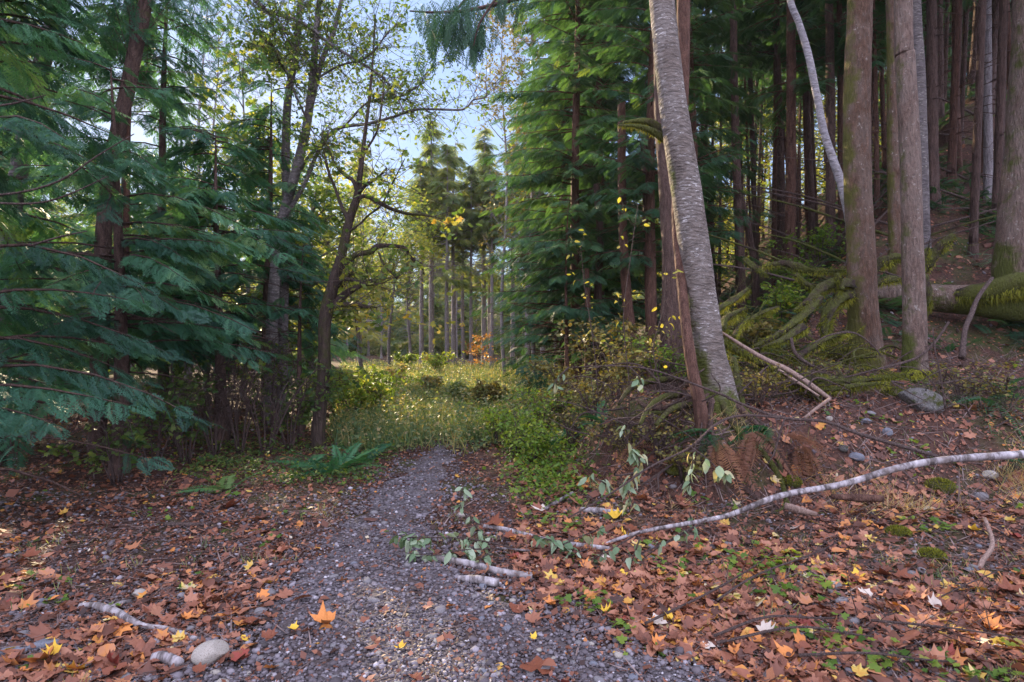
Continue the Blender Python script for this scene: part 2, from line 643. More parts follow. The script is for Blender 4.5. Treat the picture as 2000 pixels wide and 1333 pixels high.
def barkmat(name, dark, light, moss=0.3, mosscol=(.075, .085, .018), lichen=0.0, horiz=False, sc=1.0, side=0.0, lichcol=(.40, .36, .31), bump=.9, mossbase=0.0):
    m, t, o = newmat(name)
    v = objvec(t, (9 * sc, 9 * sc, 2.2 * sc) if not horiz else (3.2 * sc, 3.2 * sc, 8.5 * sc))
    n1 = noise(t, 2.2, 6, .65, v, .6)
    vo = t.nodes.new('ShaderNodeTexVoronoi')
    vo.feature = 'F1'
    vo.inputs['Scale'].default_value = 3.2
    t.links.new(v, vo.inputs['Vector'])
    rp = ramp(t, [tuple(.6 * q for q in dark), tuple(.5 * (a + b) for a, b in zip(dark, light)), tuple(1.15 * q for q in light)], [.34, .5, .66])
    t.links.new(n1.outputs['Fac'], rp.inputs['Fac'])
    v2 = objvec(t, (1, 1, 1))
    col = rp.outputs['Color']
    big = noise(t, 1.7, 4, .6, v2)
    col = mixc(t, big.outputs['Fac'], col, tuple(.62 * c for c in light))
    mm = t.nodes.new('ShaderNodeMath'); mm.operation = 'MULTIPLY'; mm.inputs[1].default_value = .35
    ce = t.nodes.new('ShaderNodeTexVoronoi')
    ce.feature = 'DISTANCE_TO_EDGE'
    ce.inputs['Scale'].default_value = 4.5
    nd = noise(t, 3.0, 3, .6, v)
    vm = t.nodes.new('ShaderNodeVectorMath'); vm.operation = 'MULTIPLY_ADD'
    vm.inputs[1].default_value = (1.2, 1.2, 1.2)
    t.links.new(nd.outputs['Color'], vm.inputs[0]); t.links.new(v, vm.inputs[2])
    t.links.new(vm.outputs[0], ce.inputs['Vector'])
    cer = ramp(t, [(.75, .75, .75), (0, 0, 0)], [.0, .09 if not horiz else .03])
    t.links.new(ce.outputs['Distance'], cer.inputs['Fac'])
    col = mixc(t, cer.outputs['Color'], col, tuple(.35 * c for c in dark))
    if lichen > 0:
        v3 = objvec(t, (10, 10, 26) if horiz else (14, 14, 14))
        ln = noise(t, 1.6, 4, .6, v3, .4)
        lr = ramp(t, [(0, 0, 0), (1, 1, 1)], [.70 - .25 * lichen, .76 - .25 * lichen])
        t.links.new(ln.outputs['Fac'], lr.inputs['Fac'])
        pn = noise(t, 2.6, 5, .7, objvec(t, (1.6, 1.6, .8)))
        pr = ramp(t, [(.08, .08, .08), (1, 1, 1)], [.42, .60])
        t.links.new(pn.outputs['Fac'], pr.inputs['Fac'])
        ml = t.nodes.new('ShaderNodeMath'); ml.operation = 'MULTIPLY'
        t.links.new(lr.outputs['Color'], ml.inputs[0]); t.links.new(pr.outputs['Color'], ml.inputs[1])
        col = mixc(t, ml.outputs[0], col, lichcol)
        ww = t.nodes.new('ShaderNodeMath'); ww.operation = 'MULTIPLY'; ww.inputs[1].default_value = .16
        t.links.new(pr.outputs['Color'], ww.inputs[0])
        col = mixc(t, ww.outputs[0], col, lichcol)
    if moss > 0:
        mn = noise(t, 2.0, 6, .7, v2)
        fac = mn.outputs['Fac']
        if side:
            g = t.nodes.new('ShaderNodeNewGeometry')
            sx = t.nodes.new('ShaderNodeSeparateXYZ')
            t.links.new(g.outputs['Normal'], sx.inputs[0])
            ma = t.nodes.new('ShaderNodeMath'); ma.operation = 'MULTIPLY_ADD'
            ma.inputs[1].default_value = -side
            t.links.new(sx.outputs['X'], ma.inputs[0])
            t.links.new(fac, ma.inputs[2])
            fac = ma.outputs[0]
        if mossbase:
            tcn = t.nodes.new('ShaderNodeTexCoord')
            sz = t.nodes.new('ShaderNodeSeparateXYZ')
            t.links.new(tcn.outputs['Object'], sz.inputs[0])
            mr = t.nodes.new('ShaderNodeMapRange')
            mr.inputs[1].default_value = 0.0; mr.inputs[2].default_value = 1.1
            mr.inputs[3].default_value = mossbase; mr.inputs[4].default_value = 0
            t.links.new(sz.outputs['Z'], mr.inputs[0])
            ad = t.nodes.new('ShaderNodeMath'); ad.operation = 'ADD'
            t.links.new(mr.outputs[0], ad.inputs[0]); t.links.new(fac, ad.inputs[1])
            fac = ad.outputs[0]
        mr2 = ramp(t, [(0, 0, 0), (1, 1, 1)], [.80 - .5 * moss, .92 - .5 * moss])
        t.links.new(fac, mr2.inputs['Fac'])
        fine = noise(t, 60, 3, .7, v2)
        mc = mixc(t, fine.outputs['Fac'], tuple(.45 * c for c in mosscol), tuple(1.5 * c for c in mosscol))
        col = mixc(t, mr2.outputs['Color'], col, mc)
    p = t.nodes.new('ShaderNodeBsdfPrincipled')
    p.inputs['Roughness'].default_value = .85
    p.inputs['Specular IOR Level'].default_value = .2
    t.links.new(col, p.inputs['Base Color'])
    hm = t.nodes.new('ShaderNodeMath'); hm.operation = 'ADD'
    t.links.new(n1.outputs['Fac'], hm.inputs[0])
    t.links.new(vo.outputs['Distance'], mm.inputs[0])
    t.links.new(mm.outputs[0], hm.inputs[1])
    t.links.new(bumpn(t, hm.outputs[0], min(1, bump * 1.2), .05), p.inputs['Normal'])
    t.links.new(p.outputs[0], o.inputs['Surface'])
    return m


def plainmat(name, c1, c2, scale=8, rough=.9, bump=.4, world=True, c3=None, bd=.02, detail=6):
    m, t, o = newmat(name)
    v = objvec(t, (1, 1, 1), world)
    n = noise(t, scale, detail, .65, v)
    rp = ramp(t, [c1, c2] + ([c3] if c3 else []), [.35, .65] if not c3 else [.32, .52, .7])
    t.links.new(n.outputs['Fac'], rp.inputs['Fac'])
    p = t.nodes.new('ShaderNodeBsdfPrincipled')
    p.inputs['Roughness'].default_value = rough
    p.inputs['Specular IOR Level'].default_value = .25
    t.links.new(rp.outputs['Color'], p.inputs['Base Color'])
    if bump: t.links.new(bumpn(t, n.outputs['Fac'], bump, bd), p.inputs['Normal'])
    t.links.new(p.outputs[0], o.inputs['Surface'])
    return m


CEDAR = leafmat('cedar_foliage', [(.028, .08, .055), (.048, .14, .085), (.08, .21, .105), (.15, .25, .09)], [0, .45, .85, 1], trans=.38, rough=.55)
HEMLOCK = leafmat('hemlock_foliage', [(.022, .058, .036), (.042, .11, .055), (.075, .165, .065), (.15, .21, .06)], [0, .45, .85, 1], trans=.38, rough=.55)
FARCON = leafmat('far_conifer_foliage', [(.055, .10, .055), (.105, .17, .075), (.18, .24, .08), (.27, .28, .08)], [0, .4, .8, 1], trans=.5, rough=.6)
BROAD = leafmat('broad_foliage', [(.035, .08, .03), (.08, .14, .04), (.16, .21, .055), (.28, .28, .07)], [0, .4, .75, 1], trans=.5, rough=.5, tboost=1.9)
YELLOWLEAF = leafmat('yellow_foliage', [(.13, .18, .04), (.24, .26, .06), (.38, .34, .07), (.42, .28, .07)], [0, .4, .8, 1], trans=.5, tboost=1.5)
LIME = leafmat('lime_foliage', [(.05, .11, .02), (.11, .20, .03), (.20, .28, .04), (.30, .28, .06)], [0, .4, .8, 1], trans=.45, tboost=1.7)
PALEGREEN = leafmat('pale_green_leaf', [(.10, .17, .08), (.20, .28, .16), (.33, .40, .27), (.50, .44, .22)], [0, .45, .8, 1], trans=.3, tboost=1.2)
FERN = leafmat('fern_foliage', [(.02, .07, .03), (.03, .12, .05), (.06, .17, .06), (.14, .20, .05)], [0, .5, .85, 1], trans=.3)
DEADFERN = leafmat('dead_fern', [(.08, .035, .02), (.17, .075, .04), (.26, .13, .06)], trans=.2)
LITTER_COLS = [(.04, .02, .015), (.12, .048, .03), (.24, .09, .05), (.37, .17, .10), (.50, .19, .04), (.54, .38, .07), (.48, .41, .31)]
LITTER = leafmat('fallen_leaf', LITTER_COLS, [0, .2, .5, .74, .85, .93, 1], trans=.12, rough=.6, spec=.35, tboost=1.2)
MEADOW = leafmat('meadow_foliage', [(.06, .12, .055), (.13, .20, .09), (.26, .28, .12), (.42, .32, .15), (.52, .42, .26)], [0, .35, .6, .85, 1], trans=.5, tboost=1.6)
MOSSF = leafmat('moss_strands', [(.06, .066, .014), (.16, .175, .026), (.29, .30, .045), (.40, .36, .07)], [0, .45, .85, 1], trans=.35, rough=.8, spec=.1, tboost=1.3)
TWIG = leafmat('twig_bark', [(.05, .035, .03), (.12, .08, .07), (.22, .16, .14)], trans=0, rough=.8)
BROWNSHRUB = leafmat('brown_shrub_foliage', [(.07, .08, .025), (.13, .13, .035), (.22, .17, .05), (.12, .16, .04)], trans=.35)

BARK_CEDAR = barkmat('cedar_bark', (.04, .024, .019), (.16, .10, .08), moss=.30)
BARK_RED = barkmat('red_brown_bark', (.05, .022, .016), (.19, .10, .07), moss=.22)
BARK_ALDER = barkmat('alder_bark', (.07, .055, .045), (.23, .185, .155), moss=.26, lichen=.52, horiz=True, lichcol=(.46, .43, .40), side=.14, mossbase=.25, bump=.8, sc=1.25)
BARK_SPRUCE = barkmat('mossy_spruce_bark', (.05, .028, .018), (.20, .11, .07), moss=.26, lichen=.3, side=.26, sc=1.4, mosscol=(.095, .09, .022), mossbase=.25)
BARK_SPRUCE2 = barkmat('scaly_spruce_bark', (.075, .045, .035), (.26, .175, .135), moss=.16, lichen=.35, side=.22, sc=1.5, mossbase=.3)
BARK_GREY = barkmat('grey_bark', (.07, .058, .056), (.22, .19, .19), moss=.30, lichen=.5, horiz=True)
BARK_MOSSY = barkmat('mossy_maple_bark', (.03, .022, .016), (.10, .07, .055), moss=.6, mosscol=(.05, .055, .012))
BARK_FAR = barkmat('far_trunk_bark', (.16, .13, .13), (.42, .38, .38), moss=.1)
def birchmat():
    m, t, o = newmat('white_birch_bark')
    v = objvec(t, (15, 6, 6))
    n1 = noise(t, 1.0, 5, .7, v, .3)
    r1 = ramp(t, [(.035, .028, .026), (.12, .10, .095), (.30, .27, .27), (.52, .48, .48)], [.36, .44, .54, .72])
    t.links.new(n1.outputs['Fac'], r1.inputs['Fac'])
    n2 = noise(t, 5, 5, .7, objvec(t, (1, 1, 1)))
    r2 = ramp(t, [(0, 0, 0), (.8, .8, .8)], [.5, .68])
    t.links.new(n2.outputs['Fac'], r2.inputs['Fac'])
    c = mixc(t, r2.outputs['Color'], r1.outputs['Color'], (.13, .10, .085))
    p = t.nodes.new('ShaderNodeBsdfPrincipled')
    p.inputs['Roughness'].default_value = .8
    t.links.new(c, p.inputs['Base Color'])
    t.links.new(bumpn(t, n1.outputs['Fac'], .6, .01), p.inputs['Normal'])
    t.links.new(p.outputs[0], o.inputs['Surface'])
    return m


BARK_BIRCH = birchmat()
BARK_TWIG = barkmat('brown_branch_bark', (.06, .04, .035), (.20, .14, .12), moss=.15, sc=3)
WOOD_PALE = barkmat('bare_wood', (.20, .12, .09), (.48, .34, .27), moss=0, sc=3, bump=.5)
MOSSY = barkmat('moss_covered_wood', (.03, .022, .015), (.09, .06, .045), moss=.80, mosscol=(.085, .092, .02), sc=2)

STONE_GREY = plainmat('grey_stone', (.075, .07, .07), (.20, .185, .185), 14, .75, .5, False, (.13, .12, .12), .01)
STONE_PALE = plainmat('pale_stone', (.16, .14, .11), (.36, .32, .27), 16, .75, .5, False, (.29, .27, .24), .01)
STONE_BLUE = plainmat('blue_grey_stone', (.08, .085, .10), (.19, .195, .22), 18, .7, .3, False, None, .01)
STONE_MOSSY = barkmat('mossy_rock', (.10, .09, .08), (.33, .31, .29), moss=.62, lichen=.45, sc=.8, bump=.9, lichcol=(.42, .40, .38))


def groundmat():
    m, t, o = newmat('forest_floor')
    v = objvec(t, (1, 1, 1), True)
    n1 = noise(t, 1.1, 6, .65, v)
    n2 = noise(t, 22, 6, .7, v)
    soil = ramp(t, [(.030, .018, .014), (.075, .040, .030), (.14, .072, .05)], [.3, .5, .72])
    t.links.new(n2.outputs['Fac'], soil.inputs['Fac'])
    green = ramp(t, [(.035, .045, .014), (.08, .09, .03)], [.3, .7])
    t.links.new(n2.outputs['Fac'], green.inputs['Fac'])
    gf = ramp(t, [(0, 0, 0), (1, 1, 1)], [.50, .66])
    t.links.new(n1.outputs['Fac'], gf.inputs['Fac'])
    c = mixc(t, gf.outputs['Color'], soil.outputs['Color'], green.outputs['Color'])
    p = t.nodes.new('ShaderNodeBsdfPrincipled')
    p.inputs['Roughness'].default_value = .95
    p.inputs['Specular IOR Level'].default_value = .15
    t.links.new(c, p.inputs['Base Color'])
    t.links.new(bumpn(t, n2.outputs['Fac'], .9, .04), p.inputs['Normal'])
    t.links.new(p.outputs[0], o.inputs['Surface'])
    return m


def gravelmat():
    m, t, o = newmat('gravel_surface')
    v = objvec(t, (1, 1, 1), True)
    vo = t.nodes.new('ShaderNodeTexVoronoi')
    vo.inputs['Scale'].default_value = 48
    t.links.new(v, vo.inputs['Vector'])
    rp = ramp(t, [(.05, .04, .04), (.10, .085, .09), (.19, .17, .185)], [.1, .5, .95])
    sx = t.nodes.new('ShaderNodeSeparateColor')
    t.links.new(vo.outputs['Color'], sx.inputs[0])
    t.links.new(sx.outputs[0], rp.inputs['Fac'])
    n = noise(t, 2.2, 5, .6, v)
    nr = ramp(t, [(0, 0, 0), (1, 1, 1)], [.42, .62])
    t.links.new(n.outputs['Fac'], nr.inputs['Fac'])
    c = mixc(t, nr.outputs['Color'], rp.outputs['Color'], (.06, .04, .035))
    p = t.nodes.new('ShaderNodeBsdfPrincipled')
    p.inputs['Roughness'].default_value = .85
    t.links.new(c, p.inputs['Base Color'])
    inv = t.nodes.new('ShaderNodeMath'); inv.operation = 'SUBTRACT'; inv.inputs[0].default_value = 1
    t.links.new(vo.outputs['Distance'], inv.inputs[1])
    t.links.new(bumpn(t, inv.outputs[0], .8, .012), p.inputs['Normal'])
    t.links.new(p.outputs[0], o.inputs['Surface'])
    return m


PEBM = leafmat('gravel_pebble', [(.045, .036, .036), (.095, .078, .083), (.16, .14, .15), (.28, .25, .265), (.46, .43, .44)], [0, .35, .65, .9, 1], trans=0, rough=.7, spec=.4)
FLOORM = groundmat()
GRAVELM = gravelmat()

# ------------------------------------------------------------------ ground
def axis(n, k, ext, c):
    s = np.linspace(-1, 1, n)
    return c + ext * np.sinh(k * s) / np.sinh(k)


gx = axis(361, 6.2, 260, 0.5)
gy = axis(361, 6.2, 260, 5.0)
GX, GY = np.meshgrid(gx, gy)
GZ = H(GX, GY)
V = np.stack([GX, GY, GZ], -1).reshape(-1, 3)
n = len(gx)
ii, jj = np.meshgrid(np.arange(n - 1), np.arange(n - 1))
a = (jj * n + ii).ravel()
Q = np.stack([a, a + 1, a + n + 1, a + n], -1)
solo('ground', (V, Q, None), FLOORM, kind='structure', loc=(0, 0, 0))

# gravel path: a sheet just above the ground
ys = np.concatenate([np.arange(-2, 6, .06), np.arange(6, 10.5, .09)])
us = np.linspace(0, 1, 60)
YY, UU = np.meshgrid(ys, us, indexing='ij')
LL = np.interp(YY, PATH_Y, PATH_L) + .16 * wav(YY, YY * .3, 4, 1) + .07 * wav(YY, YY, 15, 6) + .15
RR = np.interp(YY, PATH_Y, PATH_R) + .16 * wav(YY * 1.1, YY * .2, 4.2, 12) + .07 * wav(YY, YY * .7, 14, 2) - .12
XX = LL + (RR - LL) * UU
edge = np.minimum(UU, 1 - UU)
ZZ = H(XX, YY) + .006 + .004 * wav(XX, YY, 14, 6) - .03 * np.clip(1 - edge / .02, 0, 1)
V = np.stack([XX, YY, ZZ], -1).reshape(-1, 3)
nu = len(us)
ii, jj = np.meshgrid(np.arange(nu - 1), np.arange(len(ys) - 1))
a = (jj * nu + ii).ravel()
solo('gravel_path', (V, np.stack([a, a + 1, a + nu + 1, a + nu], -1), None), GRAVELM, kind='structure', loc=(0, 0, 0))

# ------------------------------------------------------------------ scatter on the ground
def gnormal(x, y):
    e = .05
    h0 = H(x, y)
    return h0, (H(x + e, y) - h0) / e, (H(x, y + e) - h0) / e


def lay(x, y, tilt=.3, lift=0.0):
    """orientation of something lying on the ground, random yaw"""
    h, dx, dy = gnormal(x, y)
    n = len(x)
    nz = np.stack([-dx + rng.normal(0, tilt, n), -dy + rng.normal(0, tilt, n), np.ones(n)], -1)
    nz /= np.linalg.norm(nz, axis=1, keepdims=True)
    a = rng.uniform(0, 2 * math.pi, n)
    f = np.stack([np.cos(a), np.sin(a), np.zeros(n)], -1)
    fx = f - nz * (f * nz).sum(1, keepdims=True)
    fx /= np.linalg.norm(fx, axis=1, keepdims=True)
    fy = np.cross(nz, fx)
    return np.stack([x, y, h + lift], -1), np.stack([fx, fy, nz], -1)


def region(n, dmin, dmax, pxmin=-80, pxmax=2080, keep=None, power=1.0):
    """points on the ground, denser near the camera: equal numbers per distance step"""
    d = dmin * (dmax / dmin) ** (rng.random(n) ** power)
    x = (rng.uniform(pxmin, pxmax, n) - 1000) / FPX * d
    if keep is not None:
        k = rng.random(n) < keep(x, d)
        x, d = x[k], d[k]
    return x, d


def leafden(x, y):
    p = path_w(x, y)
    bank = sstep(foot_dist(x, y) / .8)
    patch = np.clip(.42 + .8 * wav(x, y, 2.0, 8) + .4 * wav(x, y, 6.0, 2), .04, 1)
    left = sstep((-x - 1.2) / .8)
    base = np.where(x > 0, 1.0, .26 + .34 * left)
    near = sstep((9 - y) / 3) * .93 + .07
    return (1 - .62 * bank) * base * (1 - .95 * p) * patch * near * np.where(x > 0, 1, np.interp(y, [0, 3.5, 5, 7], [1, 1, .55, .4]))


# gravel pebbles (nobody could count them)
x, y = region(85000, 2.1, 11, keep=lambda x, y: np.clip(path_w(x, y) * 1.1 + .08 + .25 * (y < 3.6) + .22 * (x < 0) * (y < 6), 0, 1))
sz = .0062 * np.exp(rng.normal(0, .42, len(x))) * np.interp(y, [2, 5, 11], [1.1, 1.5, 2.2])
pos, M = lay(x, y, .3)
pos[:, 2] += .011
solo('gravel', scatter(PEB, pos, M, sz * 1.25, np.clip(rng.normal(.42, .24, len(x)), 0, 1)), PEBM, 'loose purple grey gravel covering the path', 'gravel', kind='stuff', loc=(0, 0, 0))

# the larger stones, one object each
peb_me = [[meshdata('pebble', t_[0], t_[1], m_) for t_ in (stone_tpl(ICO2, 90 + k, .16, (1, .78, .55)) for k in range(4))] for m_ in (STONE_GREY, STONE_PALE, STONE_BLUE)]
pcol = ['grey', 'pale', 'blue grey']
x, y = region(1500, 2.3, 6.0, keep=lambda x, y: .2 + .6 * path_w(x, y) + .3 * (x > 1))
pos, M = lay(x, y, .15)
szs = .020 * np.exp(rng.normal(0, .38, len(x)))
order = np.argsort(-szs / y)[:240]
for k in order:
    c = int(rng.choice([0, 0, 0, 1, 2]))
    o = bpy.data.objects.new('pebble', peb_me[c][int(rng.integers(4))])
    COL.objects.link(o)
    o.location = pos[k] + np.array([0, 0, szs[k] * .25])
    o.rotation_euler = (float(U(-.2, .2)), float(U(-.2, .2)), float(U(0, 6.28)))
    o.scale = (szs[k],) * 3
    where = 'among fallen leaves' if path_w(np.array([x[k]]), np.array([y[k]]))[0] < .5 else 'in the path gravel'
    tag(o, 'small rounded %s pebble lying %s' % (pcol[c], where), 'stone', '%s pebbles %s' % (pcol[c], where))

# fallen leaves: the bulk is litter
x, y = region(60000, 2.2, 12, keep=leafden)
sz = .085 * np.exp(rng.normal(-.2, .45, len(x))) * np.interp(y, [3, 7], [1.05, .85])
sz = np.minimum(sz, .125)
pos, M = lay(x, y, .30)
pos[:, 2] += rng.uniform(.0, .03, len(x))
tn = np.clip(rng.beta(1.7, 1.8, len(x)), 0, 1)
solo('leaf_litter', scatter(MAPLE + [ovate(.62, .3, .2), ovate(.55, .2, -.25)], pos, M, sz, tn, pick=np.where(rng.random(len(pos)) < .6, rng.integers(0, 8, len(pos)), rng.integers(8, 10, len(pos))), jit=.05), LITTER, 'thick litter of brown and rust fallen maple leaves', 'leaf litter', kind='stuff', loc=(0, 0, 0))
# small leaf fragments and needles
x, y = region(75000, 2.1, 14, keep=lambda x, y: .30 + .70 * (1 - path_w(x, y)))
pos, M = lay(x, y, .5, .016)
solo('litter_crumbs', scatter(RHOMB, pos, M, .024 * np.exp(rng.normal(0, .5, len(x))) * np.interp(y, [2, 6, 12], [.8, 1.1, 2.]), np.clip(rng.normal(.36, .22, len(x)), 0, 1)), LITTER, 'broken bits of leaf and bark scattered over the soil', 'leaf litter', kind='stuff', loc=(0, 0, 0))
x, y = region(16000, 2.1, 10, keep=lambda x, y: .12 + .88 * (1 - path_w(x, y)))
pos, M = lay(x, y, .12, .012)
solo('twig_litter', scatter([kites([[-.5, 0, 0]], [[.5, .05, .02]], np.array([.035])), kites([[-.5, 0, 0], [.1, 0, 0]], [[.5, -.08, .04], [.35, .25, .05]], np.array([.03, .02]))], pos, M, rng.uniform(.08, .34, len(x)), rng.uniform(0, 1, len(x))), TWIG, 'fine dead twigs strewn over the forest floor', 'twigs', kind='stuff', loc=(0, 0, 0))

# 300 single leaves that show largest
leaf_cols = {'rust brown': [(.20, .065, .03), (.14, .045, .025)], 'orange': [(.48, .17, .04), (.54, .21, .06)], 'tan': [(.36, .16, .08), (.30, .115, .055)],
             'yellow': [(.62, .42, .05), (.60, .34, .03)], 'pale cream': [(.55, .47, .38), (.48, .40, .33)], 'dark red': [(.24, .05, .035), (.2, .045, .03)]}
leaf_me = {}
for kx, (cn_, cc) in enumerate(leaf_cols.items()):
    mt = plainmat('leaf_' + cn_.replace(' ', '_'), cc[0], cc[1], 30, .6, .25, False, bd=.004)
    leaf_me[cn_] = [meshdata('maple_leaf', *maple(100 + kx * 7 + q, curl=.45), mt) for q in range(4)]
x, y = region(1400, 2.25, 5.6, keep=lambda x, y: np.clip(leafden(x, y) + .05, 0, 1))
pos, M = lay(x, y, .3)
szs = .095 * np.exp(rng.normal(-.1, .33, len(x)))
from mathutils import Matrix
order = np.argsort(-szs / y)[:290]
names = list(leaf_cols)
special = [(780, 1283, 'yellow', .07), (640, 1232, 'orange', .17), (105, 1290, 'yellow', .09), (1285, 1232, 'pale cream', .11), (470, 1300, 'dark red', .11), (1385, 1280, 'pale cream', .09),
           (1660, 1135, 'orange', .19), (1900, 1150, 'tan', .19), (1045, 1262, 'yellow', .06), (235, 1238, 'orange', .16)]
for k in range(len(order) + len(special)):
    if k < len(order):
        i = order[k]
        cn_ = names[int(rng.choice(6, p=[.42, .17, .27, .04, .04, .06]))]
        Mi, pi, si = M[i], pos[i] + np.array([0, 0, .02]), szs[i]
        lab = '%s fallen maple leaf lying among the others on the forest floor' % cn_
        grp = '%s fallen maple leaves' % cn_
    else:
        px, py, cn_, si = special[k - len(order)]
        pi = hit(px, py)
        pp, MM = lay(pi[:1], pi[1:2], .15)
        Mi, pi = MM[0], pi + np.array([0, 0, .03])
        lab = ['small bright yellow leaf alone on the gravel at the bottom centre', 'large orange maple leaf lying open on the gravel left of centre', 'yellow leaf in the bottom left corner', 'pale cream leaf curled at the right edge of the gravel', 'dark red leaf just right of the pale round rock',
               'cream leaf nearest the camera right of the gravel', 'very large orange maple leaf in the litter on the right', 'broad tan maple leaf near the crooked stick on the right', 'small yellow leaf on the gravel right of centre', 'big orange maple leaf behind the short white birch piece'][k - len(order)]
        grp = None
    o = bpy.data.objects.new('fallen_leaf', leaf_me[cn_][int(rng.integers(4))])
    COL.objects.link(o)
    mw = Matrix([[*(Mi[0] * si), pi[0]], [*(Mi[1] * si), pi[1]], [*(Mi[2] * si), pi[2]], [0, 0, 0, 1]])
    o.matrix_world = mw
    tag(o, lab, 'leaf', grp)


# ------------------------------------------------------------------ low green growth
def plants(n, dmin, dmax, keep, tpl, size, tint, hgt, pitch=(-.3, .9), pxr=(-50, 2050), per=5, spread=.06):
    x, y = region(n, dmin, dmax, *pxr, keep=keep)
    m = len(x)
    x = np.repeat(x, per) + rng.normal(0, spread, m * per)
    y = np.repeat(y, per) + rng.normal(0, spread, m * per)
    hh = np.repeat(hgt(m), per) * rng.uniform(.15, 1, m * per)
    z = H(x, y) + hh
    N = len(x)
    M = rotm(rng.uniform(0, 6.28, N), rng.uniform(*pitch, N), rng.normal(0, .4, N))
    t = np.clip(np.repeat(tint(m), per) + rng.normal(0, .08, N), 0, 1)
    return scatter(tpl, np.stack([x, y, z], -1), M, size(N), t)


rightlitter = lambda x, y: np.clip(.9 * (x > .1) * (1 - path_w(x, y)) * np.clip(wav(x, y, 2.6, 4) * 1.3, 0, 1) + .25 * (x < -1.4) * np.clip(wav(x, y, 3, 11), 0, 1) * (1 - path_w(x, y)), 0, 1)
g = plants(4400, 2.6, 8, rightlitter, MAPLE_FLAT, lambda n: .05 * np.exp(rng.normal(0, .3, n)), lambda m: rng.beta(2, 2.6, m), lambda m: rng.uniform(.02, .10, m), pitch=(-.2, .4), per=4, spread=.04)
solo('ground_plants', g, LIME, 'small green leafy plants growing through the litter', 'ground plants', kind='stuff', loc=(0, 0, 0))

# grass tufts by the path
def blades(n, dmin, dmax, keep, h, wd, tint, pxr=(-50, 2050), per=6, lean=.45, spread=.03):
    x, y = region(n, dmin, dmax, *pxr, keep=keep)
    m = len(x)
    x = np.repeat(x, per) + rng.normal(0, spread, m * per)
    y = np.repeat(y, per) + rng.normal(0, spread, m * per)
    N = len(x)
    b = np.stack([x, y, H(x, y) - .01], -1)
    L = h(N)
    d = np.stack([rng.normal(0, lean, N), rng.normal(0, lean, N), np.ones(N)], -1)
    d /= np.linalg.norm(d, axis=1, keepdims=True)
    V, F = kites(b, b + d * L[:, None], wd(N), up=np.stack([rng.normal(0, 1, N), rng.normal(0, 1, N), np.zeros(N)], -1))
    return V, F, np.repeat(np.clip(np.repeat(tint(m), per) + rng.normal(0, .08, N), 0, 1), 4)


g = blades(3200, 2.6, 10, lambda x, y: np.clip(wav(x, y, 2.2, 16) * 1.5, 0, 1) * (1 - path_w(x, y)) * (foot_dist(x, y) < 1) * .7, lambda n: rng.uniform(.03, .12, n), lambda n: np.full(n, .006), lambda m: rng.beta(2, 2, m))
solo('path_grass', g, MEADOW, 'thin short grass along the path edges', 'grass', kind='stuff', loc=(0, 0, 0))

# meadow of the clearing
def mead(x, y):
    return (foot_dist(x, y) < .8) * (1 - path_w(x, y)) * sstep((y - 7.6) / 2.2) * (x > -.30 * y + .0) * (x < 9)


g1 = blades(11000, 8, 38, mead, lambda n: rng.uniform(.10, .42, n), lambda n: rng.uniform(.010, .022, n), lambda m: rng.beta(1.8, 2.8, m), pxr=(560, 1150), per=5, spread=.10, lean=.3)
g2 = plants(17000, 8, 38, mead, RHOMB, lambda n: rng.uniform(.03, .085, n), lambda m: rng.beta(1.8, 2.2, m), lambda m: rng.gamma(3, .085, m), pxr=(560, 1150), per=8, spread=.12)
solo('meadow_plants', cat_geo([g1, g2]), MEADOW, 'tall dry grass and herbs filling the clearing', 'meadow', kind='stuff', loc=(0, 0, 0))


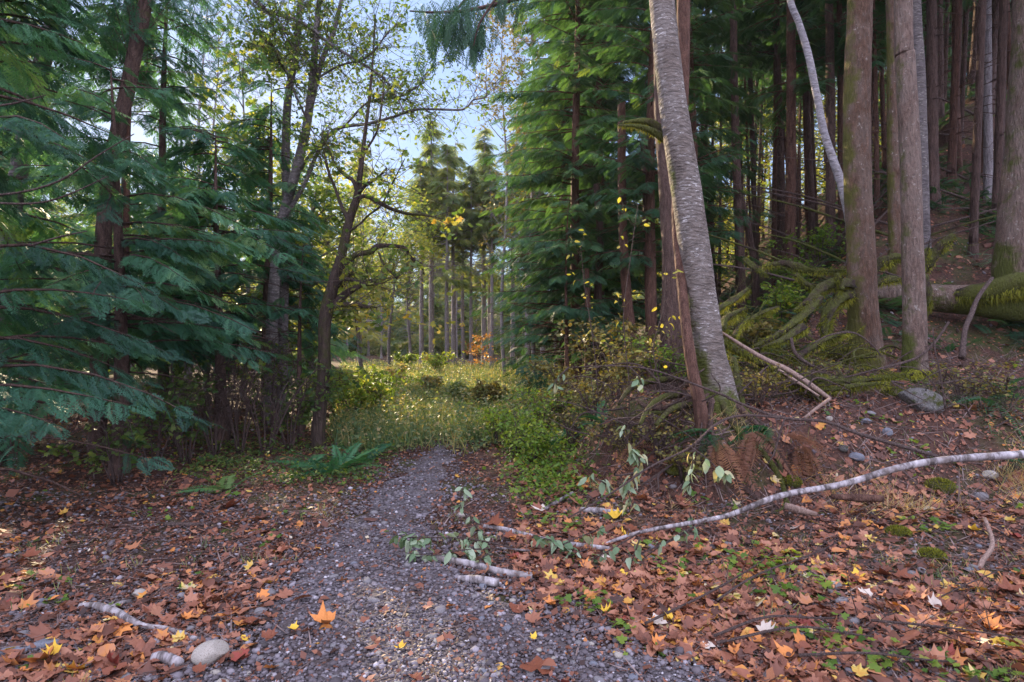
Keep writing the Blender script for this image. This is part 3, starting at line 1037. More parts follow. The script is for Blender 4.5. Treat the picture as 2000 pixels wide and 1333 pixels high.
# ------------------------------------------------------------------ conifers
def conifer(root_xy, h, base, Rr, nb, tpl, spr, spacing=.16, droop=(.25, .55), r0=.12, lean=(0, 0), seed=0, taper=.85, tint=(.15, .75), hang=(.15, .6),
            trunk_seg=8, wood=True, az=None, stubs=0, gap=None, topr=.15, bare=.15):
    """geometry in world space of one conifer: trunk (with limbs) and crown"""
    global rng
    keep = rng
    rng = np.random.default_rng(seed + 1000)
    x0, y0 = root_xy
    z0 = Hs(x0, y0)
    lx, ly = lean
    ax = lambda z: np.stack([x0 + lx * z + .12 * np.sin(z * .5 + seed) * (z / h), y0 + ly * z, z0 + z], -1)
    zz = np.array([-.25, .0, .25, .8, h * .35, h * .7, h])
    rad = np.array([r0 * 1.7, r0 * 1.45, r0 * 1.15, r0, r0 * .8, r0 * .45, r0 * .08])
    tr = [tube(ax(zz), rad, .3, trunk_seg, bump=.03, seed=seed)]
    u = np.sort(rng.random(nb))
    zb = base + (h - base) * u
    L = Rr * ((1 - u) ** taper * (1 - topr) + topr) * rng.uniform(.65, 1.12, nb)
    # lower edge of the crown thins out
    L *= np.interp(u, [0, .08], [.75, 1])
    azi = rng.uniform(0, 2 * math.pi, nb) if az is None else rng.uniform(*az, nb)
    A, B = rng.uniform(.05, .3, nb), rng.uniform(*droop, nb)
    pos, yaw, pit, scl, tin = [], [], [], [], []
    bc = ax(zb)
    for k in range(nb):
        f = np.array([math.cos(azi[k]), math.sin(azi[k]), 0])
        s = np.linspace(0, 1, 5)
        side = np.array([-f[1], f[0], 0]) * rng.normal(0, .10)
        pts = bc[k] + f * (L[k] * s)[:, None] + side * (L[k] * s ** 2)[:, None] + np.array([0, 0, 1.]) * (L[k] * (A[k] * s - B[k] * s ** 2 + .12 * s ** 3))[:, None]
        if wood:
            tr.append(tube(pts, np.linspace(max(.006, r0 * .16), .003, 5), .5, 4))
        ns = max(3, int(L[k] / spacing))
        ss = bare + (1 - bare) * (np.arange(ns) + rng.random(ns) * .6) / ns
        pp = np.stack([np.interp(ss, s, pts[:, c]) for c in range(3)], -1)
        if gap is not None:
            pass
        tb = rng.uniform(*tint)
        for sd in (-1, 1):
            pos.append(pp)
            yaw.append(azi[k] + sd * rng.uniform(.45, 1.15, ns))
            pit.append(-rng.uniform(*hang, ns))
            scl.append(spr * rng.uniform(.7, 1.2, ns) * np.interp(ss, [0, .5, 1], [.75, 1.1, .7]) * min(1, .45 + L[k] / 1.4))
            tin.append(np.full(ns, tb))
        pos.append(pts[-1:]); yaw.append(azi[k:k + 1]); pit.append(np.array([-.25])); scl.append(np.array([spr * .9])); tin.append(np.array([tb]))
    for k in range(stubs):
        z = rng.uniform(.8, base + 1)
        a_ = rng.uniform(0, 6.28)
        l_ = rng.uniform(.25, 1.1)
        p0 = ax(np.array([z]))[0]
        f = np.array([math.cos(a_), math.sin(a_), rng.uniform(-.3, .25)])
        tr.append(tube([p0, p0 + f * l_ * .5, p0 + f * l_ + np.array([0, 0, -.08 * l_])], [.012, .008, .003], .3, 4))
    pos = np.concatenate(pos); yaw = np.concatenate(yaw); pit = np.concatenate(pit); scl = np.concatenate(scl); tin = np.concatenate(tin)
    kk = sun_keep(pos)
    pos, yaw, pit, scl, tin = pos[kk], yaw[kk], pit[kk], scl[kk], tin[kk]
    g = scatter(tpl, pos, rotm(yaw, pit, rng.normal(0, .35, len(pos))), scl, np.clip(tin + rng.normal(0, .12, len(pos)), 0, 1))
    rng = keep
    return cat_geo(tr), g, np.array([x0, y0, z0])


def plant_conifer(name, label, cat, xy, h, base, Rr, nb, tpl, spr, bark, leaf, group=None, **kw):
    t_, c_, o_ = conifer(xy, h, base, Rr, nb, tpl, spr, **kw)
    r = thing(name, label, cat, o_, group)
    part(r, 'trunk', t_, bark)
    part(r, 'crown', c_, leaf, smooth=False)
    return r


# --- left: cedars crowding the path
G_CED = 'cedars crowding the left side of the path'
ced = []
ced.append(plant_conifer('cedar_tree', 'nearest dark green cedar at the left edge with fronds sweeping down to the leaf litter', 'cedar', (-4.75, 5.0), 8.5, .35, 2.0, 95, SP_NEAR, .26, BARK_CEDAR, CEDAR, G_CED, seed=1, spacing=.105, tint=(.05, .95), droop=(.35, .75), hang=(.2, .8), r0=.11))
ced.append(plant_conifer('cedar_tree', 'low bushy cedar with blue green fronds just behind the nearest one', 'cedar', (-4.75, 6.9), 4.9, 1.35, 1.9, 62, SP_NEAR, .26, BARK_CEDAR, CEDAR, G_CED, seed=2, spacing=.105, tint=(.05, .95), stubs=14, droop=(.3, .65), hang=(.15, .7), r0=.09, taper=.6, topr=.3))
ced.append(plant_conifer('cedar_tree', 'young cedar left of the mossy maple with layered teal fronds', 'cedar', (-4.6, 9.0), 4.9, 1.5, 1.9, 66, SP_MID, .34, BARK_CEDAR, CEDAR, G_CED, seed=3, spacing=.13, tint=(.05, .95), stubs=14, droop=(.3, .65), r0=.09, taper=.6, topr=.3))
ced.append(plant_conifer('cedar_tree', 'tall thin cedar rising out of the left edge behind the nearest one', 'cedar', (-7.0, 7.6), 10.5, .8, 2.2, 110, SP_MID, .40, BARK_CEDAR, CEDAR, G_CED, seed=4, tint=(.05, .95), droop=(.3, .7), r0=.14))
ced.append(plant_conifer('cedar_tree', 'small cedar against the trunk of the mossy maple', 'cedar', (-3.45, 9.3), 3.2, 1.1, 1.0, 34, SP_MID, .30, BARK_CEDAR, CEDAR, G_CED, seed=5, droop=(.3, .6), r0=.05, taper=.6))
extra = [((-6.6, 11.2), 1, .75, 2.1, 'cedar filling the gap under the leaning birch on the left'),
         ((-9.4, 10.5), 3, .9, 4.0, 'cedar at the far left edge behind the tall thin one'),
         ((-5.6, 13.5), 2, 1.0, 1.0, 'cedar standing behind the forked alder'),
         ((-8.6, 14.5), 2, 1.25, 5.1, 'broad cedar behind the leaning dark trunk'),
         ((-11.5, 13.0), 0, 1.0, .6, 'cedar deep in the left corner of the wood')]
for xy, i, s, rz, lb in extra:
    plant_conifer('cedar_tree', lb, 'cedar', xy, (8.5, 4.9, 4.9, 10.5)[i] * s, (.8, 1.3, 1.2, .8)[i], 2.0 * s, 85, SP_MID, .40, BARK_CEDAR, CEDAR, G_CED, seed=int(rz * 10), droop=(.3, .65), r0=.1, tint=(.05, .95))


def copies(n_done, proto, spots, labels):
    pass


for xy, h, R_, nb_, sd, lb in [((-6.3, 10.3), 9.0, 1.9, 80, 91, 'tall ragged cedar behind the leaning dark trunk'), ((-8.3, 12.2), 12.0, 2.2, 95, 92, 'tallest cedar at the upper left behind the pale birch'), ((-5.0, 11.6), 7.0, 1.6, 60, 93, 'narrow cedar between the leaning dark trunk and the forked alder')]:
    plant_conifer('cedar_tree', lb, 'cedar', xy, h, 1.4, R_, nb_, SP_MID, .36, BARK_CEDAR, CEDAR, G_CED, seed=sd, droop=(.3, .65), r0=.1, tint=(.05, .95), taper=.55, topr=.25)

# --- right middle: hemlocks whose branches reach over the clearing
G_HEM = 'dense hemlocks at the right side of the clearing'
hem = []
hem.append(plant_conifer('hemlock_tree', 'dense hemlock whose layered branches sweep furthest over the clearing', 'hemlock', (1.5, 13.2), 13, .9, 2.3, 250, SP_MID, .34, BARK_RED, HEMLOCK, G_HEM, seed=21, droop=(.15, .55), r0=.13, taper=.5, stubs=10, topr=.3, spacing=.16))
hem.append(plant_conifer('hemlock_tree', 'nearer hemlock with reddish trunk showing below its dark boughs', 'hemlock', (2.75, 11.2), 13, 2.6, 1.7, 140, SP_MID, .33, BARK_RED, HEMLOCK, G_HEM, seed=22, droop=(.15, .5), r0=.12, taper=.5, stubs=22, topr=.3, spacing=.16))
hem.append(plant_conifer('hemlock_tree', 'small feathery hemlock low over the shrubs beside the clearing', 'hemlock', (1.15, 11.6), 4.4, .4, 1.5, 70, SP_MID, .32, BARK_RED, HEMLOCK, G_HEM, seed=23, spacing=.13, droop=(.15, .5), r0=.05, taper=.7))
for xy, i, s, rz, lb in [((2.6, 17.0), 0, 1.15, 2.2, 'hemlock standing behind the sweeping one'), ((1.7, 19.0), 0, 1.0, 4.4, 'hemlock at the far right corner of the clearing'),
                         ((4.3, 15.0), 1, 1.1, 1.3, 'hemlock directly left of the big leaning alder in the back'), ((3.6, 21.5), 0, 1.2, .4, 'tall hemlock far behind the leaning alder'),
                         ((2.3, 25.0), 0, 1.1, 3.4, 'last hemlock before the far wood'), ((3.9, 12.3), 1, .95, 3.0, 'hemlock with bare lower stem just left of the alder base')]:
    copy_thing(hem[i], on_ground(*xy), rz, s, lb)

# --- the stand on the right hillside
G_HILL = 'slender conifers in the stand on the right hillside'
G_FAR = 'conifers of the far wood behind the clearing'
hp = []
for k, (xy, h, base, rr, nb, r0, bk) in enumerate([((6.6, 13.5), 17, 4.6, 1.9, 100, .13, BARK_RED), ((9.4, 15.2), 18, 6.0, 1.8, 90, .16, BARK_CEDAR), ((5.4, 15.8), 15, 4.2, 1.6, 90, .10, BARK_RED), ((12.0, 16.0), 17, 5.5, 1.7, 80, .13, BARK_CEDAR)]):
    hp.append(plant_conifer('conifer_tree', ['dark conifer behind the gap between the alder and the mossy trunk', 'red brown conifer on the slope behind the mossy trunk', 'thin conifer just right of the leaning alder', 'grey conifer high on the right slope'][k], 'conifer', xy, h, base, rr, nb,
                            SP_MID if k != 3 else SP_FAR, .42, bk, HEMLOCK, G_HILL, seed=31 + k, droop=(.2, .6), r0=r0, taper=.4, topr=.35, stubs=44, spacing=.22, tint=(.1, .65)))
rs = np.random.default_rng(77)
placed = [(6.6, 13.5), (9.4, 15.2), (5.4, 15.8), (12.0, 16.0)]
nh = 0
for tries in range(9000):
    d = 10.5 * (58 / 10.5) ** rs.random()
    px = rs.uniform(1390, 2120)
    x = (px - 1000) / FPX * d
    if 1385 < px < 1640 and d < 15: continue
    if 1395 < px < 1660 and (d > 36 or d > 22 and rs.random() < .5): continue
    gapz = 1385 < px < 1660 and d > 20
    if 1200 < px < 1395 and d > 25: continue
    if x > 38: continue
    if min((x - a) ** 2 + (d - b) ** 2 for a, b in placed) < (.8 + .016 * d) ** 2: continue
    placed.append((x, d))
    i = int(rs.integers(4)) if d < 20 else int(rs.choice([3, 3, 1, 2]))
    band = 'nearer row' if d < 18 else ('middle rows' if d < 30 else 'back rows')
    s = rs.uniform(1.1, 1.4) if gapz else rs.uniform(.75, 1.2)
    side = 'left' if px < 1650 else 'right'
    lab = 'slender conifer in the %s of the hillside stand, %s of the mossy trunk' % (band, side)
    o = copy_thing(hp[i], on_ground(x, d), rs.uniform(0, 6.28), (lambda q: (q, q, s))(s * (rs.uniform(.35, .5) if gapz else rs.uniform(.45, .8))), lab, 'hillside conifers, %s, %s of the mossy trunk' % (band, side), rx=rs.normal(0, .03), ry=rs.normal(0, .035))
    nh += 1
    if nh >= 168: break

# --- far wood
fp = []
for k, (xy, h, base, rr, nb, r0) in enumerate([((-3.7, 36), 14.2, 5.6, 1.9, 130, .17), ((-5.4, 38), 12.5, 5.8, 1.7, 110, .16), ((-1.4, 36.5), 13.2, 5.0, 1.9, 120, .15), ((1.0, 47), 11.5, .4, 2.3, 150, .14)]):
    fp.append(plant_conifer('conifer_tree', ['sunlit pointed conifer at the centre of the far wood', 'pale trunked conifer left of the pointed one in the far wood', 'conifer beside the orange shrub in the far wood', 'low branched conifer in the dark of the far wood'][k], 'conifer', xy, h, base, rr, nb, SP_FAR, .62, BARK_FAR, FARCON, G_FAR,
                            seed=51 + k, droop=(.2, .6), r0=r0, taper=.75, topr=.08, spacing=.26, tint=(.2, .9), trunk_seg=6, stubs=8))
placed = [(-3.7, 36), (-5.4, 38), (-1.4, 36.5), (1.0, 47)]
front = [(823, 34.5, 1), (843, 35, 0), (873, 33.5, 2), (904, 36, 1), (920, 35, 2), (945, 36, 0), (960, 34, 1), (1001, 35, 2), (735, 29, 1), (705, 31, 2), (718, 27, 0), (1030, 33, 0), (1060, 31, 1), (790, 37, 2), (765, 35, 1)]
for px, d, i in front:
    x = (px - 1000) / FPX * d
    placed.append((x, d))
    if px < 800 and in_corridor(x, d, 11, .9): continue
    s = rs.uniform(.9, 1.12)
    copy_thing(fp[i], on_ground(x, d), rs.uniform(0, 6.28), (s * .9, s * .9, s), 'grey trunked conifer in the front row of the far wood', 'front row of the far wood')
nf = 0
for tries in range(6000):
    d = rs.uniform(39, 66)
    px = rs.uniform(-100, 1020)
    x = (px - 1000) / FPX * d
    if in_corridor(x, d, 10.5): continue
    if min((x - a) ** 2 + (d - b) ** 2 for a, b in placed) < 1.9 ** 2: continue
    placed.append((x, d))
    s = rs.uniform(.75, .95) * (.72 if px < 600 else .85 if px < 760 else .9) * (d / 46) ** .5
    copy_thing(fp[int(rs.choice([0, 1, 2, 3, 3, 3]))], on_ground(x, d), rs.uniform(0, 6.28), s, 'conifer in the deep rows of the far wood, %s of the clearing' % ('left' if px < 700 else 'straight behind' if px < 1050 else 'right'), 'deep rows of the far wood, %s' % ('left' if px < 700 else 'centre' if px < 1050 else 'right'))
    nf += 1
    if nf >= 52: break
# left, between the cedars and the far wood
nf = 0
for tries in range(3000):
    d = rs.uniform(16, 36)
    px = rs.uniform(-150, 640)
    x = (px - 1000) / FPX * d
    if min((x - a) ** 2 + (d - b) ** 2 for a, b in placed) < 2.6 ** 2: continue
    placed.append((x, d))
    s = rs.uniform(.5, .8) * (1.2 if px < 250 else .72)
    if in_corridor(x, d, 13 * s): continue
    copy_thing(fp[int(rs.choice([0, 2, 3]))], on_ground(x, d), rs.uniform(0, 6.28), s, 'conifer glimpsed behind the left cedars', 'conifers behind the left cedars')
    nf += 1
    if nf >= 18: break


# ------------------------------------------------------------------ single trunks traced at their own distance
def pix(pts, d):
    pts = np.array(pts, float)
    dd = np.interp(np.linspace(0, 1, len(pts)), np.linspace(0, 1, len(np.atleast_1d(d))), np.atleast_1d(d))
    return np.array([P(a, b, c) for (a, b), c in zip(pts, dd)]), dd


def ptube(pts, d, wid, **kw):
    c, dd = pix(pts, d)
    wid = np.interp(np.linspace(0, 1, len(pts)), np.linspace(0, 1, len(np.atleast_1d(wid))), np.atleast_1d(wid))
    return tube(c, wid / 2 / FPX * dd, **kw), c


def root_down(pts3, xy_extra=.25):
    """carry the first point of a stem below the ground"""
    p = pts3[0].copy()
    p[2] = min(p[2], Hs(p[0], p[1])) - xy_extra
    return np.vstack([p, pts3])


def stem(name, label, cat, pts, d, wid, bark, step=.12, seg=18, bump=.02, flare=1.25, fluted=.06, extra=None, group=None, seed=0, crown=None):
    c, dd = pix(pts, d)
    wid = np.interp(np.linspace(0, 1, len(pts)), np.linspace(0, 1, len(np.atleast_1d(wid))), np.atleast_1d(wid))
    r = wid / 2 / FPX * dd
    c = root_down(c)
    r = np.concatenate([[r[0] * flare], r])
    base = np.array([c[1][0], c[1][1], Hs(c[1][0], c[1][1])])
    root = thing(name, label, cat, base, group)
    gs = [tube(c, r, step, seg, bump=bump, fluted=fluted, seed=seed)]
    if extra: gs += extra
    part(root, 'trunk', cat_geo(gs), bark)
    if crown:
        (leafm, tpl, nb, rr, spr) = crown
        top = c[-1]
        pos, M, sc = [], [], []
        k = nb
        u = rng.random(k)
        az = rng.uniform(0, 6.28, k)
        L = rr * rng.uniform(.6, 1.1, k)
        tubes, pp, yy = [], [], []
        for q in range(k):
            p0 = c[-1] - (c[-1] - c[-2]) / np.linalg.norm(c[-1] - c[-2]) * u[q] * 3.2
            f = np.array([math.cos(az[q]), math.sin(az[q]), 0])
            e = p0 + f * L[q] + np.array([0, 0, -.25 * L[q]])
            tubes.append(tube([p0, (p0 + e) / 2 + [0, 0, .1], e], [.02, .012, .004], .4, 4))
            s = np.linspace(.2, 1, 9)[:, None]
            for sd in (-1, 1):
                pp.append(p0 + (e - p0) * s)
                yy.append(az[q] + sd * rng.uniform(.4, 1.1, 9))
        pp = np.concatenate(pp); yy = np.concatenate(yy)
        g = scatter(tpl, pp, rotm(yy, -rng.uniform(.1, .6, len(pp)), rng.normal(0, .3, len(pp))), spr * rng.uniform(.7, 1.2, len(pp)), rng.uniform(.1, .7, len(pp)))
        part(root, 'crown', cat_geo([g]), leafm, smooth=False)
        part(root, 'limbs', cat_geo(tubes), bark)
    return root


def fuzz(cpts, rad, n, L=(.02, .06), down=.7, seed=0, tint=(.2, .9)):
    """strands of moss standing off and hanging from a limb"""
    c, r = resample(cpts, rad, .05)
    i = rng.integers(0, len(c) - 1, n)
    t = rng.random((n, 1))
    p = c[i] * (1 - t) + c[i + 1] * t
    v = rng.normal(0, 1, (n, 3))
    v /= np.linalg.norm(v, axis=1, keepdims=True)
    b = p + v * r[i][:, None] * .8
    d = v * .42 + rng.normal(0, .25, (n, 3)) + np.array([0, 0, -down * 1.1])
    d /= np.linalg.norm(d, axis=1, keepdims=True)
    Lr = rng.uniform(L[0] * .6, L[1] * .8, n) * np.where(v[:, 2] < -.2, 1.4, .55) * (.6 + .5 * np.sin(i * .21 + r[i] * 99) ** 2)
    V, F = kites(b, b + d * Lr[:, None], rng.uniform(.005, .011, n), up=rng.normal(0, 1, (n, 3)))
    tt = .5 * rng.uniform(*tint, n) + .5 * (.5 + .5 * np.sin(i * .13 + seed + c[i][:, 0] * 7))
    return V, F, np.repeat(np.clip(tt, 0, 1), 4)


def twigs(polys, n, L, leaf=None, lper=6, lsize=.06, lmat=None, sub=3, r=.006, up=.25, along=(.3, 1.0), tl=(.2, .8), ldroop=(-.9, .3), gravity=0.0, spread=1.0):
    """fine twigs growing from limbs, with leaves"""
    tubes, lp = [], []
    for q in range(n):
        poly = polys[int(rng.integers(len(polys)))]
        s = rng.uniform(*along) * (len(poly) - 1)
        i = min(int(s), len(poly) - 2)
        p = poly[i] + (poly[i + 1] - poly[i]) * (s - i)
        tg = poly[i + 1] - poly[i]
        tg = tg / (np.linalg.norm(tg) + 1e-9)
        d = tg * .6 + rng.normal(0, spread * .7, 3) + np.array([0, 0, up])
        d /= np.linalg.norm(d)
        l = rng.uniform(*L)
        a = p + d * l * .5 + rng.normal(0, .05, 3) * l
        b = p + d * l + rng.normal(0, .1, 3) * l - np.array([0, 0, gravity * l])
        tubes.append(tube([p, a, b], [r, r * .7, r * .35], l / 3, 3))
        lp += [a + (b - a) * t for t in rng.random(lper)]
        for k in range(sub):
            t = rng.uniform(.2, .95)
            p2 = p + (a - p) * t * 2 if t < .5 else a + (b - a) * (t * 2 - 1)
            d2 = d + rng.normal(0, .6, 3)
            d2 /= np.linalg.norm(d2)
            l2 = l * rng.uniform(.25, .5)
            e = p2 + d2 * l2 - np.array([0, 0, gravity * l2])
            tubes.append(tube([p2, e], [r * .55, r * .25], l2, 3))
            lp += [p2 + (e - p2) * t for t in rng.uniform(.2, 1, max(1, lper // 2))]
    T = cat_geo(tubes) if tubes else None
    Lg = None
    if leaf is not None and lp:
        lp = np.array(lp) + rng.normal(0, lsize * .4, (len(lp), 3))
        lp = lp[sun_keep(lp)]
        if not len(lp): return T, None
        N = len(lp)
        Lg = scatter(leaf, lp, rotm(rng.uniform(0, 6.28, N), rng.uniform(*ldroop, N), rng.normal(0, .6, N)), lsize * rng.uniform(.6, 1.3, N), rng.uniform(*tl, N))
    return T, Lg


# big leaning alder and its companions
st1, c1 = ptube([(1300, 262), (1270, 240), (1245, 238), (1218, 240)], 6.4, [20, 14, 9, 4], step=.06, seg=8, bump=.06, wob=.01)
st2, c2 = ptube([(1298, 272), (1275, 258), (1245, 248), (1208, 246)], 6.35, [18, 14, 9, 4], step=.06, seg=8, bump=.06, wob=.01)
alder = stem('alder_tree', 'big leaning alder with speckled grey bark and two mossy branch stubs on its left side', 'alder', [(1404, 800), (1396, 745), (1384, 690), (1368, 580), (1356, 480), (1338, 360), (1321, 250), (1303, 110), (1290, -60), (1280, -420)], [6.0, 6.1, 6.2, 6.5],
             [82, 70, 63, 60, 58, 57, 55, 50, 47, 40], BARK_ALDER, seg=28, step=.08, bump=.012, fluted=.10, flare=1.3, seed=3, crown=(HEMLOCK, SP_MID, 0, 1.5, .4) if False else None)
sa = part(alder, 'branch_stub', cat_geo([st1, st2]), MOSSY)
part(alder, 'moss', cat_geo([fuzz(c1, [.05, .04, .03, .01], 700, (.02, .05)), fuzz(c2, [.05, .04, .03, .01], 700, (.02, .05))]), MOSSF, smooth=False)
stem('conifer_tree', 'thin red barked conifer stem crossing in front of the leaning alder at its base', 'conifer', [(1368, 800), (1352, 720), (1340, 640), (1330, 540), (1322, 440), (1325, 330), (1332, 200), (1335, 60), (1334, -300)], [5.75, 5.9, 6.3, 6.9, 7.2], [27, 23, 21, 19, 19, 22, 24, 26, 24], BARK_RED, seed=5, seg=12)
stem('conifer_tree', 'brown ridged trunk hidden partly behind the left side of the leaning alder', 'conifer', [(1312, 645), (1312, 560), (1308, 450), (1300, 330), (1293, 200), (1288, -200)], 9.0, [44, 36, 34, 32, 30, 26], BARK_CEDAR, seed=6, seg=14, bump=.03)
# right foreground trunks
stem('spruce_tree', 'thick straight trunk with green moss down its left side standing among mossy roots', 'spruce', [(1691, 690), (1686, 620), (1682, 500), (1676, 380), (1673, 250), (1676, 100), (1680, -60), (1684, -950)], 8.0, [60, 54, 50, 48, 47, 46, 44, 40], BARK_SPRUCE, seed=8, seg=24, step=.1, bump=.014, crown=(HEMLOCK, SP_MID, 26, 1.5, .45))
stem('spruce_tree', 'pale scaly trunk in front of the fallen log behind the mossy rock', 'spruce', [(1786, 722), (1786, 640), (1783, 520), (1780, 400), (1776, 260), (1768, 120), (1764, -20), (1756, -1050)], 7.2, [44, 40, 38, 36, 35, 33, 31, 28], BARK_SPRUCE2, seed=9, seg=22, step=.1, bump=.014, crown=(HEMLOCK, SP_MID, 22, 1.4, .45))
stem('spruce_tree', 'narrow moss streaked trunk just left of the pale scaly trunk', 'spruce', [(1749, 560), (1748, 440), (1746, 300), (1745, 150), (1743, 0), (1740, -300)], 9.6, [26, 24, 24, 23, 22, 20], BARK_SPRUCE, seed=10, seg=14)
stem('spruce_tree', 'grey trunk half hidden behind the right side of the pale scaly trunk', 'spruce', [(1806, 560), (1802, 420), (1798, 280), (1793, 130), (1786, 0), (1780, -300)], 10.4, [26, 24, 24, 23, 22, 20], BARK_GREY, seed=11, seg=14)
stem('spruce_tree', 'massive flaring trunk at the right edge of the picture', 'spruce', [(1995, 575), (1996, 500), (2000, 430), (2008, 320), (2014, 200), (2018, 80), (2024, -80), (2050, -950)], 9.0, [100, 90, 84, 76, 72, 68, 66, 56], BARK_SPRUCE2, seed=12, seg=26, bump=.02, fluted=.12, crown=(HEMLOCK, SP_MID, 24, 1.6, .45))
stem('curved_birch', 'slender pale trunk curving up leftwards from behind the thick mossy trunk', 'birch', [(1668, 560), (1662, 440), (1645, 365), (1628, 315), (1610, 262), (1596, 190), (1578, 105), (1560, 45), (1538, -20), (1490, -260)], 9.6, [22, 20, 17, 15, 14, 13, 13, 12, 12, 9], barkmat('pale_birch_bark', (.22, .20, .21), (.50, .47, .49), moss=.05, lichen=.5, horiz=True), seed=13, seg=14, step=.08, bump=.02)
mids = [([(1625, 560), (1622, 430), (1622, 200), (1618, -80)], 13, 17, BARK_CEDAR, 'dark trunk behind the curve of the pale birch'),
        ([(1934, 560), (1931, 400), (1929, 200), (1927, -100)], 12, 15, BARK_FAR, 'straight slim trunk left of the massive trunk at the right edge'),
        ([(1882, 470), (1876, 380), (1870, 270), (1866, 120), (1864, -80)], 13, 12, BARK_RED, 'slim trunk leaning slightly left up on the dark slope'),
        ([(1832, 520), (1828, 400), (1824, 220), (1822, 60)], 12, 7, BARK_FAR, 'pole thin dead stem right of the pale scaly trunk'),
        ([(1448, 560), (1442, 420), (1436, 250), (1432, 40), (1430, -100)], 13, 15, BARK_CEDAR, 'dark straight trunk right of the leaning alder'),
        ([(1475, 545), (1462, 450), (1446, 380), (1434, 330)], 14, 11, BARK_CEDAR, 'leaning thin stem right of the leaning alder'),
        ([(1512, 520), (1512, 400), (1515, 240), (1514, 0)], 16, 9, BARK_RED, 'reddish thin stem in the lit gap of the stand'),
        ([(1556, 500), (1552, 380), (1546, 230), (1544, 40)], 16, 12, BARK_CEDAR, 'straight dark stem in the middle of the lit gap'),
        ([(1588, 500), (1584, 360), (1577, 200), (1574, 0)], 15, 10, BARK_CEDAR, 'stem just left of the curved pale birch'),
        ([(1240, 690), (1226, 600), (1218, 480), (1215, 380), (1214, 200)], 11.2, 18, BARK_RED, 'reddish trunk with curved foot left of the alder'),
        ([(1270, 640), (1266, 520), (1262, 400), (1258, 250)], 12.5, 15, BARK_CEDAR, 'dark trunk between the reddish trunk and the alder'),
        ([(1168, 640), (1168, 560), (1172, 470), (1165, 360)], 12.5, 15, BARK_CEDAR, 'dark trunk among the hemlock boughs right of the clearing'),
        ([(1148, 620), (1147, 560), (1146, 525)], 11.5, 10, BARK_RED, 'short broken stump standing under the hemlock boughs')]
for k, (pp, d, wd, bk, lb) in enumerate(mids):
    stem('conifer_tree', lb, 'conifer', pp, d, [wd * 1.2, wd, wd * .85], bk, seed=60 + k, seg=10, step=.2, bump=.03)

# ---- mossy maple on the left of the path
MD = 8.4
mt = [(620, 895), (622, 840), (627, 780), (633, 720), (634, 660), (637, 610), (646, 575), (656, 535), (667, 500), (676, 460), (684, 425), (697, 385), (704, 335), (712, 270), (720, 205), (728, 120), (733, 30)]
mroot_c, _ = pix(mt, MD)
maple_t = stem('maple_tree', 'moss covered maple with crooked arching limbs on the left side of the path', 'maple', mt, MD, [30, 27, 25, 25, 24, 25, 24, 20, 18, 17, 16, 14, 10, 8, 6, 4, 3], BARK_MOSSY, step=.07, seg=12, bump=.05, fluted=.1, seed=14)
limbs = [([(640, 604), (660, 588), (684, 570), (706, 557), (722, 552), (745, 556)], [22, 17, 13, 10, 9, 3]),
         ([(642, 606), (662, 598), (690, 596), (712, 600), (736, 602)], [14, 10, 10, 8, 3]),
         ([(665, 524), (680, 508), (698, 496), (722, 492), (735, 482), (752, 479), (775, 481), (792, 485), (800, 500), (812, 510), (822, 516), (829, 538)], [10, 11, 11, 11, 10, 8, 7, 6, 6, 6, 5, 3]),
         ([(660, 560), (672, 548), (690, 548), (715, 556), (745, 556)], [8, 7, 7, 6, 3]),
         ([(668, 558), (678, 545), (690, 532)], [8, 6, 2]),
         ([(697, 388), (715, 384), (740, 396), (770, 410), (800, 418), (830, 420), (865, 428)], [9, 8, 9, 7, 6, 5, 2]),
         ([(700, 385), (690, 355), (672, 340), (655, 322), (642, 290), (625, 262)], [9, 8, 7, 5, 4, 3]),
         ([(700, 380), (715, 362), (735, 350), (755, 330)], [8, 7, 5, 4]),
         ([(682, 430), (668, 405), (655, 370), (640, 330), (632, 290)], [9, 7, 5, 5, 3]),
         ([(676, 455), (700, 440), (720, 420), (745, 400), (770, 350), (790, 310)], [5, 4, 4, 3, 3, 2]),
         ([(700, 340), (712, 300), (735, 260), (745, 215), (752, 150)], [6, 5, 4, 4, 2]),
         ([(740, 495), (748, 515), (760, 530), (775, 545)], [4, 4, 3, 2])]
lt, lf, lc = [], [], []
for k, (pp, wd) in enumerate(limbs):
    g, c = ptube(pp, [MD, MD - .12 * k % .7 + MD * 0 + (-.5 if k % 2 else .4)] if False else [MD, MD + (-.5 if k % 2 else .45)], wd, step=.05, seg=8, bump=.07, seed=k, wob=.006)
    lt.append(g)
    lc.append(c)
    if k < 6: lf.append(fuzz(c, np.interp(np.linspace(0, 1, len(c)), np.linspace(0, 1, len(wd)), np.array(wd) / 2 / FPX * MD), 520, (.02, .06)))
part(maple_t, 'limb', cat_geo(lt), BARK_MOSSY)
part(maple_t, 'moss', cat_geo(lf + [fuzz(mroot_c[:12], np.full(12, .07), 2200, (.015, .05), .4)]), MOSSF, smooth=False)
tw, lv = twigs(lc + [mroot_c[8:]], 170, (.3, 1.1), MAPLE_FLAT, 3, .10, sub=2, tl=(.15, .95), up=.2)
part(maple_t, 'twigs', tw, BARK_TWIG)
part(maple_t, 'crown', lv, BROAD, smooth=False)
tw, lv = twigs([lc[5], lc[0], lc[1], pix([(700, 600), (720, 700), (740, 640), (820, 600), (840, 640)], 8.6)[0]], 26, (.2, .6), MAPLE_FLAT, 5, .10, sub=1, tl=(.3, 1), up=-.2)
ylw = part(maple_t, 'yellow_leaves', lv, YELLOWLEAF, smooth=False)

